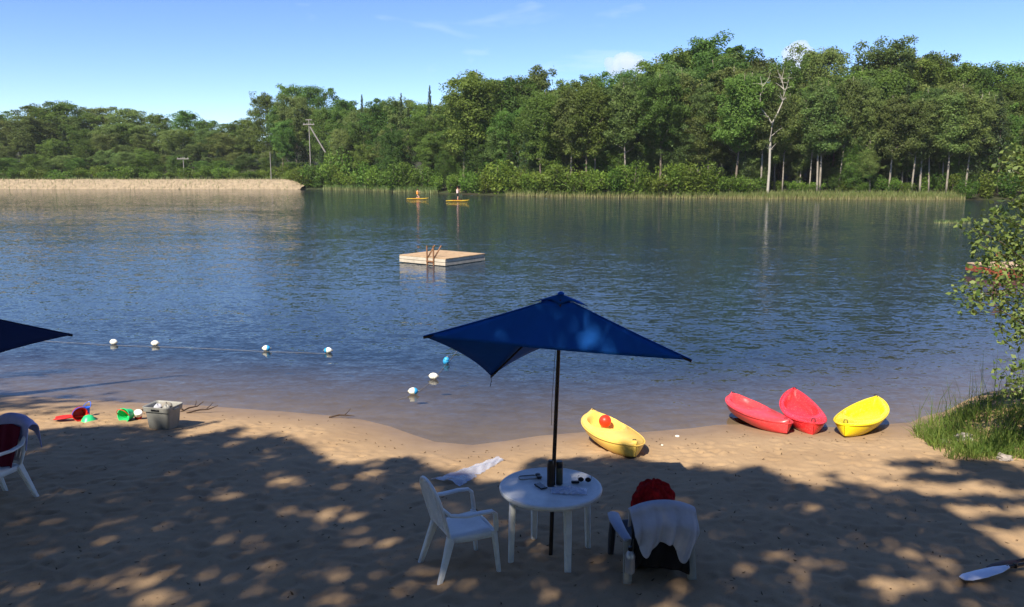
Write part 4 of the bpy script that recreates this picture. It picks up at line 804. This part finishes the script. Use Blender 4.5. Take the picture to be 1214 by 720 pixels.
# swim raft
RC = [at_z(473, 312, WATER)[:2], at_z(536, 318, WATER)[:2], at_z(575, 308.5, WATER)[:2]]
ex = (RC[1]-RC[0]); rw = float(np.linalg.norm(ex)); yaw = math.atan2(ex[1], ex[0]); ctr = (RC[0]+RC[2])/2; hw = rw/2
rf = empty('swim_raft', (ctr[0], ctr[1], WATER), yaw, 'square wooden swim raft with a ladder floating in the middle of the lake', 'raft'); rf.scale = (.87, .87, .87)
nP = 16
for i in range(nP): MB().box((0, -hw+(i+.5)*2*hw/nP, .38+RNG.uniform(-.004, .004)), (2*hw+.06, 2*hw/nP-.012, .04)).build('plank', M['deck'], rf, False)
for sgn, ax in ((-1, 'x'), (1, 'x'), (-1, 'y'), (1, 'y')):
    for z, h in ((.275, .15), (.105, .15)):
        d_ = (2*hw+.02, .05, h) if ax == 'x' else (.05, 2*hw-.09, h); c_ = (0, sgn*(hw-.0), z) if ax == 'x' else (sgn*(hw-.02), 0, z)
        MB().box(c_, d_).build('side_board', M['wpaint'], rf, False)
for x in (-.8, 0, .8): MB().box((x, 0, .05), (.5, 2*hw-.2, .30)).build('float', M['dark'], rf, False)
MB().box((0, 0, .33), (2*hw-.12, 2*hw-.12, .05)).build('joists', M['wood'], rf, False)
ld = empty('ladder', (0, 0, 0)); ld.parent = rf; lx = .62
for x in (lx-.22, lx+.22):
    MB().box((x, -hw-.06, .36), (.075, .05, 1.25)).build('rail', M['ladder'], ld, False); M_ = Matrix.Rotation(R(-42), 3, 'X')
    MB().box((x, -hw+.27, .67), (.07, .045, .80), M_).build('brace', M['ladder'], ld, False)
for z in (.20, -.08): MB().box((lx, -hw-.095, z), (.50, .025, .08)).build('rung', M['ladder'], ld, False)
# paddlers on boards
def skin_body(name, J, E, mt, parent, sub=2):
    me = bpy.data.meshes.new(name); me.from_pydata([j[:3] for j in J], E, []); o = bpy.data.objects.new(name, me); COL.objects.link(o); o.parent = parent; me.materials.append(mt)
    o.modifiers.new('skin', 'SKIN'); 
    lay = me.skin_vertices[0] if len(me.skin_vertices) else None
    if lay is None:
        bm = bmesh.new(); bm.from_mesh(me); bm.verts.layers.skin.verify(); bm.to_mesh(me); bm.free(); lay = me.skin_vertices[0]
    for i, j in enumerate(J): lay.data[i].radius = (j[3], j[4] if len(j) > 4 else j[3]); lay.data[i].use_root = (i == 0)
    k = o.modifiers.new('sub', 'SUBSURF'); k.levels = k.render_levels = sub
    return o
def rider(px, py, label, blabel, plabel, shirt, H, yaw, kneel=False, bare=False):
    q = at_z(px, py, WATER); b = empty('paddle_board', (q[0], q[1], WATER+.02), yaw, blabel, 'paddle board', 'paddle boards')
    def bd(u, v):
        s = -1+2*u; hw_ = max(.003, .40*(1-abs(s)**2.6)**.6); a = v*2*PI; return (s*1.6, hw_*math.cos(a), .05+.055*math.sin(a)*(.4+.6*(1-s**4))+.10*max(0, s)**4)
    MB().grid(bd, 30, 16, closev=True).build('body', M['board'], b); MB().grid(lambda u, v: ((u-.6)*1.3, (v-.5)*.5, .111), 8, 5).build('deck_pad', M['pad'], b, solid=.01)
    pr = empty('person', (q[0], q[1], WATER+.13), yaw, label, 'person', 'people on paddle boards'); k = H/1.75
    J = [(0, 0, .95, .13, .11), (0, 0, 1.12, .125, .10), (.01, 0, 1.33, .15, .11), (.01, 0, 1.47, .075, .07), (.02, 0, 1.54, .055), (.035, 0, 1.62, .085, .10), (.035, 0, 1.71, .075, .08),
         (.01, .19, 1.43, .055), (.17, .25, 1.20, .042), (.36, .16, 1.12, .034), (.43, .12, 1.11, .032), (.01, -.19, 1.43, .055), (.20, -.21, 1.33, .042), (.37, -.05, 1.42, .034), (.43, .0, 1.44, .032),
         (0, .10, .86, .085), (.05, .13, .48, .062), (0, .15, .10, .045), (.10, .16, .03, .035), (0, -.10, .86, .085), (.06, -.13, .48, .062), (0, -.15, .10, .045), (.10, -.16, .03, .035)]
    E_ = [(0, 1), (1, 2), (2, 3), (3, 4), (4, 5), (5, 6), (3, 7), (7, 8), (8, 9), (9, 10), (3, 11), (11, 12), (12, 13), (13, 14), (0, 15), (15, 16), (16, 17), (17, 18), (0, 19), (19, 20), (20, 21), (21, 22)]
    if kneel:
        for i in (16, 20): J[i] = (.34, J[i][1], .58*0+.36, .062)
        J = [(x, y, z-.42 if i not in (16, 17, 18, 20, 21, 22) else {16: .10, 20: .10, 17: .06, 21: .06, 18: .05, 22: .05}[i], *r_) for i, (x, y, z, *r_) in enumerate(J)]
        J[16] = (.30, .15, .10, .062); J[20] = (.30, -.15, .10, .062); J[17] = (-.12, .15, .08, .045); J[21] = (-.12, -.15, .08, .045); J[18] = (-.22, .15, .05, .035); J[22] = (-.22, -.15, .05, .035)
    J = [tuple(c*k for c in j) for j in J]; skin_body('body', J, E_, M['skin'], pr)
    hp = np.array(J[6][:3]); MB().ball(hp+[-.015, 0, .0], .105*k, sz=1.0, n=8).build('hair', M['hair'], pr)
    zo = J[0][2]; z1 = J[2][2]
    MB().lathe([(.135*k, zo-.02), (.145*k, zo+.1*k), (.165*k, z1), (.15*k, z1+.10*k), (.09*k, z1+.15*k)], 16).build('shirt', shirt, pr, solid=.01)
    if not kneel:
        for s in (-1, 1): MB().tube([(0, s*.085*k, .96*k), (.02*k, s*.11*k, .75*k), (.04*k, s*.125*k, .55*k)], [.115*k, .105*k, .095*k], n=12).build('shorts', M['black'], pr)
    else: MB().lathe([(.15*k, zo-.10*k), (.165*k, zo), (.14*k, zo+.05*k)], 14).build('shorts', M['black'], pr)
    hz1, hz2 = J[10], J[14]; pd = empty('paddle', (0, 0, 0), 0, plabel, 'paddle', 'board paddles'); pd.location = pr.location; pd.rotation_euler = (0, 0, yaw)
    a_, b_ = np.array(hz2[:3]), np.array(hz1[:3]); dv = (b_-a_)/np.linalg.norm(b_-a_)
    MB().tube([a_-dv*.15, b_, b_+np.array([.1, .25, -.9])*k*.9], .014, n=6).build('shaft', M['dark'], pd); e_ = b_+np.array([.1, .25, -.9])*k*.9
    MB().tube([e_, e_+[.02, .03, -.15], e_+[.03, .06, -.36]], [.03, .08, .05], [.012]*3, n=8, up=(0, 1, 0)).build('blade', M['dark'], pd)
rider(495, 236.2, 'person with pale top kneeling upright on the paddle board nearer the dam', 'yellow paddle board nearer the dam', 'dark paddle held by the kneeling person', M['orange'], 1.7, .1, True)
rider(542.5, 238.6, 'person in pale pink top and dark shorts standing on a paddle board', 'yellow paddle board under the standing person in dark shorts', 'dark paddle held by the standing person', M['pink'], 1.72, .12)

# ------------------------------------------------------------------ utility poles
def upole(px, ptop, pbase, y, label, arm, brace=False, r_=.12):
    a, b = at_y(px, pbase, y), at_y(px, ptop, y); g = min(gz(b[0], y), a[2]); H = b[2]-g; t = empty('utility_pole', (b[0], y, g), 0, label, 'pole'); MB().tube([(0, 0, 0), (0, 0, H)], [r_*1.2, r_*.8], n=10).build('shaft', M['pole_wood'], t)
    if arm:
        MB().box((0, -.2, H-arm[0]), (arm[1], .16, .22)).build('crossarm', M['pole_wood'], t, False)
        for x in (-.42, -.15, .15, .42): MB().lathe([(.05, 0), (.09, .1), (.05, .2), (.07, .26), (.001, .32)], 10, (x*arm[1], -.2, H-arm[0]+.1)).build('insulator', M['grey'], t)
    if brace: MB().tube([(.25, -.1, H-1.6), (3.6, -.3, H-7.4)], [.15, .17], n=8).build('brace_pole', M['pole_wood'], t); MB().box((0, 0, H-.05), (1.5, .14, .18)).build('top_arm', M['pole_wood'], t, False)
upole(366, 142, 200, 186, 'braced utility pole with crossarm standing among the big trees by the dam', (1.1, 2.6), True)
upole(217, 186, 214, 190, 'short grey pole with a crossarm behind the gravel dam', (.5, 2.8), r_=.11)
upole(320, 180, 213, 182, 'plain grey post standing at the end of the gravel dam', None, r_=.09)

# ------------------------------------------------------------------ right bank: grass, rock, overhanging alder, dock
def gpos():
    while True:
        px, py = random.uniform(1084, 1290), random.uniform(482, 548); q = at_z(px, py, -.12)
        u = (px-1086)/60; lim = 486-10*min(1.5, max(0, (px-1090)/90)); lo = 508+34*sm(1085, 1130, px)
        if lim < py < lo and random.random() < (.5+.5*math.sin(q[0]*5)*math.sin(q[1]*6+1)): return (q[0], q[1])
tag(link('bank_grass', np_mesh('bank_grass', *blades(8500, gpos, .05, .33, .011, 1.1)), L_G, None, False), 'bright green grass growing on the bank beside the kayaks', 'grass', kind='stuff')
tag(link('tall_grass', np_mesh('tall_grass', *blades(260, gpos, .5, 1.0, .010, .5)), L_G, None, False), 'few tall thin grass stalks standing over the bank grass', 'grass', kind='stuff')
def rock(px, py, r_, label):
    q = ground(px, py); bm = bmesh.new(); bmesh.ops.create_icosphere(bm, subdivisions=3, radius=r_)
    for v in bm.verts:
        c = v.co.normalized(); v.co *= 1+.16*math.sin(c.x*5+px)+.12*math.sin(c.y*6+c.z*4)+.08*math.sin(c.z*11+c.x*9); v.co.z *= .6
    me = bpy.data.meshes.new('rock'); bm.to_mesh(me); bm.free(); o = link('rock', me, M['stone'], loc=q+[0, 0, r_*.2]); tag(o, label, 'rock', 'rocks on the bank')
rock(1143, 521, .12, 'pale grey rock lying in the bank grass'); rock(1118, 524, .06, 'small grey rock at the sandy edge of the bank grass'); rock(1190, 545, .10, 'dark rock half buried at the foot of the bank')
for px, py, r_, lb in ((803, 517, .035, 'small white shell at the water edge beside the yellow kayak'), (785, 528, .02, 'tiny pale pebble on the wet sand')):
    tag(MB().ball((0, 0, 0), r_, sz=.4, n=7).build('shell', M['shell'], None, loc=ground(px, py)+[0, 0, .01]), lb, 'shell')
# overhanging branches: a small alder standing just outside, on the bank
ab = np.array([7.9, 10.6]); al = empty('alder_tree', (ab[0], ab[1], gz(*ab)-.1), 0, 'leafy alder whose branches reach over the water from the grassy bank', 'tree')
mb = MB(); LC, LN = [], []; rel = lambda q: Vector(q)-Vector((ab[0], ab[1], gz(*ab)-.1))
mb.tube([(0, 0, -.2), (.1, 0, .9), (.0, .1, 1.8), (.1, .1, 2.8), (.3, .1, 3.9)], [.10, .085, .07, .055, .03], n=9)
ENDS = [((1140, 340), 9.6, 1.2, 60), ((1142, 352), 9.2, 1.0, 40), ((1150, 270), 9.8, 1.7, 46), ((1178, 255), 9.9, 2.1, 70), ((1188, 195), 10.0, 2.6, 60), ((1205, 180), 10.2, 3.0, 60), ((1172, 305), 9.9, 1.5, 60), ((1165, 325), 9.7, 1.3, 60), ((1190, 285), 10.1, 1.9, 90), ((1196, 395), 9.6, .9, 60), ((1190, 440), 9.5, .7, 40), ((1200, 455), 9.6, .6, 50), ((1206, 375), 9.8, 1.0, 60), ((1205, 320), 10.2, 1.6, 90), ((1208, 240), 10.2, 2.2, 100), ((1185, 345), 9.8, 1.2, 50), ((1225, 290), 10.2, 1.8, 120), ((1230, 220), 10.3, 2.4, 120), ((1235, 420), 10, 1, 100), ((1160, 290), 9.8, 1.6, 30)]
for (px, py), yy, z0, k in ENDS:
    e = rel(at_y(px, py, yy)); p0 = Vector((.05, .05, z0)); mid = p0.lerp(e, .5)+Vector((0, 0, .22)); pts = [p0, p0.lerp(mid, .5)+Vector((0, 0, .08)), mid, mid.lerp(e, .55)+Vector((0, 0, .06)), e]
    mb.tube(pts, [.020, .015, .011, .007, .003], n=5)
    for _ in range(int(k*4.2)):
        f = 1-random.random()**1.6*.75; i = min(3, int(f*4)); c = pts[i].lerp(pts[i+1], f*4-i)+Vector([random.gauss(0, .085) for _ in range(3)]); LC.append(tuple(c))
for _ in range(4200):
    LC.append((random.gauss(.55, .40)*.9+.2, random.gauss(0, .55), random.uniform(.3, 3.7)))
mb.build('trunk', M['bark'], al); LC = np.array(LC)
link('crown', np_mesh('crown', *leaf_quads(LC, RNG.uniform(.040, .088, len(LC)), RNG.uniform(0, 1, len(LC))**1.2, .66, .9)), L_N, al, False)
# old red brown dock on the right shore
q = at_z(1178, 330, WATER); dk = empty('wooden_dock', (q[0], q[1], WATER), R(8), 'old red brown wooden dock half hidden behind the alder leaves', 'dock')
for i in range(14): MB().box((.13+i*.26, .7, .42+RNG.uniform(-.01, .01)), (.235, 1.7, .05)).build('plank', M['wood'], dk, False)
for z in (.28, .10): MB().box((1.8, -.14, z), (3.6, .06, .16)).build('side_board', M['redw'], dk, False)
MB().box((-.02, .7, .24), (.05, 1.7, .22)).build('end_board', M['redw'], dk, False)
for x, h in ((-.10, 1.05), (1.8, .5), (3.5, .9)): MB().box((x, -.23, h/2-.6), (.12, .11, h+1.2)).build('post', mat('orange_wood', (.28, .09, .035), .75, .2, var=.25) if h > 1 else M['redw'], dk, False)

# ------------------------------------------------------------------ paddle and shadow shape at the corner, plastic sheet, litter
a, b = ground(1140, 692), ground(1200, 682); dv = b-a; dv = dv/np.linalg.norm(dv); t = empty('kayak_paddle', a, math.atan2(dv[1], dv[0]), 'kayak paddle with a white blade lying at the bottom corner of the sand', 'paddle', 'paddles on the sand')
MB().tube([(0, 0, .05), (.06, 0, .052), (.22, 0, .06), (.40, 0, .075), (.52, 0, .085)], [.035, .062, .068, .055, .02], [.006, .007, .008, .010, .016], 12).build('blade', M['pw'], t)
MB().tube([(.50, 0, .085), (1.0, 0, .08), (2.0, 0, .04)], .016, n=10).build('shaft', M['dark'], t); MB().lathe([(.02, -.02), (.024, 0), (.02, .02)], 12).build('ferrule', M['dark'], t, loc=(.60, 0, .085))
a, b = ground(1172, 679), ground(1215, 671); dv = b-a; dv = dv/np.linalg.norm(dv); t = empty('kayak_paddle', a, math.atan2(dv[1], dv[0]), 'shadow by the white bladed paddle, modelled as a dark paddle', 'paddle', 'paddles on the sand')
MB().tube([(0, 0, .045), (.08, 0, .05), (.22, 0, .06), (.36, 0, .06)], [.03, .05, .05, .02], [.006, .007, .008, .012], 12).build('blade', mat('shadow_blade', (.06, .025, .02), .5, .4, var=.2), t); MB().tube([(.33, 0, .06), (1.4, 0, .04)], .015, n=10).build('shaft', M['dark'], t)  # dark paddle shape stands in for shadows beside the white blade
a, b = ground(528, 574), ground(592, 545)
dv = b-a; ln = float(np.linalg.norm(dv)); 
def psh(u, v):
    x = u*ln*1.02; w_ = .30*(1-.75*u)+.02; y = (v-.5)*w_*1.4; return (x, y, .05*math.sin(PI*v)*(1-.7*u)+.016*math.sin(u*9+v*7)*math.sin(PI*v)+.007*math.sin(u*31-v*13)+.005*math.sin(u*70+v*31)+.012+ (b[2]-a[2])*u)
o = tag(MB().grid(psh, 70, 16).build('plastic_sheet', clear, None, solid=.002, loc=a), 'crumpled pale blue clear plastic sheet on the sand behind the white chair', 'plastic sheet'); o.rotation_euler = (0, 0, math.atan2(dv[1], dv[0]))
C = np.stack([RNG.uniform(-8, 9, 1800), RNG.uniform(4.8, 12.8, 1800), np.zeros(1800)], 1); h_ = height(C[:, 0], C[:, 1]); k = h_ > WATER+.08; C[:, 2] = h_+.012; C = C[k]
nn = rand_dir(len(C), 3.0); tag(link('leaf_litter', np_mesh('leaf_litter', *leaf_quads(C, RNG.uniform(.015, .06, len(C)), RNG.uniform(0, 1, len(C)), .35, N=nn)), M['litter'], None, False), 'small brown leaves and bark bits scattered over the sand', 'litter', kind='stuff')

# ------------------------------------------------------------------ two small cumulus clouds beyond the wood
cm = bpy.data.materials.new('cloud_vapour'); cm.use_nodes = True; n, l = cm.node_tree.nodes, cm.node_tree.links; n.remove(n['Principled BSDF'])
pv = n.new('ShaderNodeVolumePrincipled'); pv.inputs['Color'].default_value = (1, 1, 1, 1); pv.inputs['Density'].default_value = .016; pv.inputs['Anisotropy'].default_value = .2; l.new(pv.outputs[0], n['Material Output'].inputs['Volume'])
def cloud(px, py, wpx, hpx, label, seed, Y=3000.):
    rs = random.Random(seed); c = at_y(px, py, Y); sc = Y/FPX; bm = bmesh.new()
    for i in range(26):
        u = rs.uniform(-1, 1); r_ = (.22+.22*rs.random())*hpx*sc*(1.15-.5*abs(u)); q = c + np.array([u*wpx*.42*sc, rs.uniform(-.3, .3)*wpx*sc*.5, (rs.uniform(-.45, .30)*(1-abs(u)*.6))*hpx*sc])
        bmesh.ops.create_icosphere(bm, subdivisions=3, radius=r_, matrix=Matrix.Translation(q))
    me = bpy.data.meshes.new('cloud'); bm.to_mesh(me); bm.free(); o = link('cloud', me, cm, angle=0); k = o.modifiers.new('fuse', 'REMESH'); k.mode = 'VOXEL'; k.voxel_size = 1.6*sc*.6
    tx = bpy.data.textures.new('puff', 'CLOUDS'); tx.noise_scale = 9*sc*.6; k = o.modifiers.new('puff', 'DISPLACE'); k.texture = tx; k.strength = 5*sc*.6; k.texture_coords = 'GLOBAL'
    tag(o, label, 'cloud', 'small clouds behind the wood')
cloud(741, 79, 46, 25, 'small white cloud behind the treetops above the blue parasol', 3)
cloud(946, 68, 28, 32, 'small white cloud behind the treetops beside the dead birch', 8)

# ------------------------------------------------------------------ a label of its own for each tree and shrub of the far shore
LM = [(60, 'the dark parasol corner'), (217, 'the short crossarm pole'), (366, 'the braced utility pole'), (495, 'the kneeling paddler'), (542, 'the standing paddler'), (625, 'the tall airy tree'), (741, 'the larger white cloud'), (918, 'the dead birch'), (1130, 'the reed tuft in the lake')]
ORD = ['first', 'second', 'third', 'fourth', 'fifth', 'sixth', 'seventh', 'eighth', 'ninth', 'tenth', 'eleventh', 'twelfth', 'thirteenth', 'fourteenth', 'fifteenth', 'sixteenth', 'seventeenth', 'eighteenth', 'nineteenth', 'twentieth']
SHORT = {'skyline trees behind the dam': 'leafy skyline tree behind the dam', 'skyline trees of the wood across the lake': 'leafy tree on the skyline', 'trees on the slope behind the dam': None, 'young trees along the dam': 'low tree along the dam',
         'trees of the wood across the lake': None, 'underwood trees across the lake': 'small dark tree in the underwood', 'small trees at the edge of the wood': 'small tree among front trunks', 'pale trunked trees at the edge of the wood': 'pale trunked tree at the wood edge',
         'shrubs along the far shore': 'bright green shore shrub', 'bushes along the dam': 'green bush along the dam', 'shrubs behind the reeds': 'green shrub behind the reeds', 'shrubs past the end of the reeds': 'shrub past the reeds'}
buckets = {}
for o in S.objects:
    if o.parent is None and o.get('group') in SHORT:
        g = o['group']; base = SHORT[g]
        if base is None:
            base = o['label'].split(' in the far wood')[0].split(' on the wooded slope')[0] + (' on the slope' if 'slope' in g else ' in the wood')
        elif o['label'].startswith(('tall airy', 'rounded', 'highest', 'big dark', 'big leafy')) : continue
        px = 607 + FPX*o.location.x/(o.location.y*math.cos(PITCH)+.6); lm = min(LM, key=lambda q: abs(q[0]-px))
        buckets.setdefault((base, lm[1], px > lm[0]), []).append((abs(px-lm[0]), o))
for (base, lm, side), v in buckets.items():
    for k, (d_, o) in enumerate(sorted(v, key=lambda q: q[0])): o['label'] = f"{base}, {ORD[min(k, 19)]} {'right' if side else 'left'} of {lm}"

# ------------------------------------------------------------------ thin scattering air box, added to lift the dark gaps in the far wood
hm = bpy.data.materials.new('lift_haze_air'); hm.use_nodes = True; n, l = hm.node_tree.nodes, hm.node_tree.links; n.remove(n['Principled BSDF'])
hv = n.new('ShaderNodeVolumePrincipled'); hv.inputs['Color'].default_value = (.92, .95, 1, 1); hv.inputs['Density'].default_value = LIFT_HAZE; l.new(hv.outputs[0], n['Material Output'].inputs['Volume'])
hb = MB().box((0, 110, 13.5), (520, 420, 38), b=0.001).build('lift_haze', hm, None, False); tag(hb, kind='stuff')
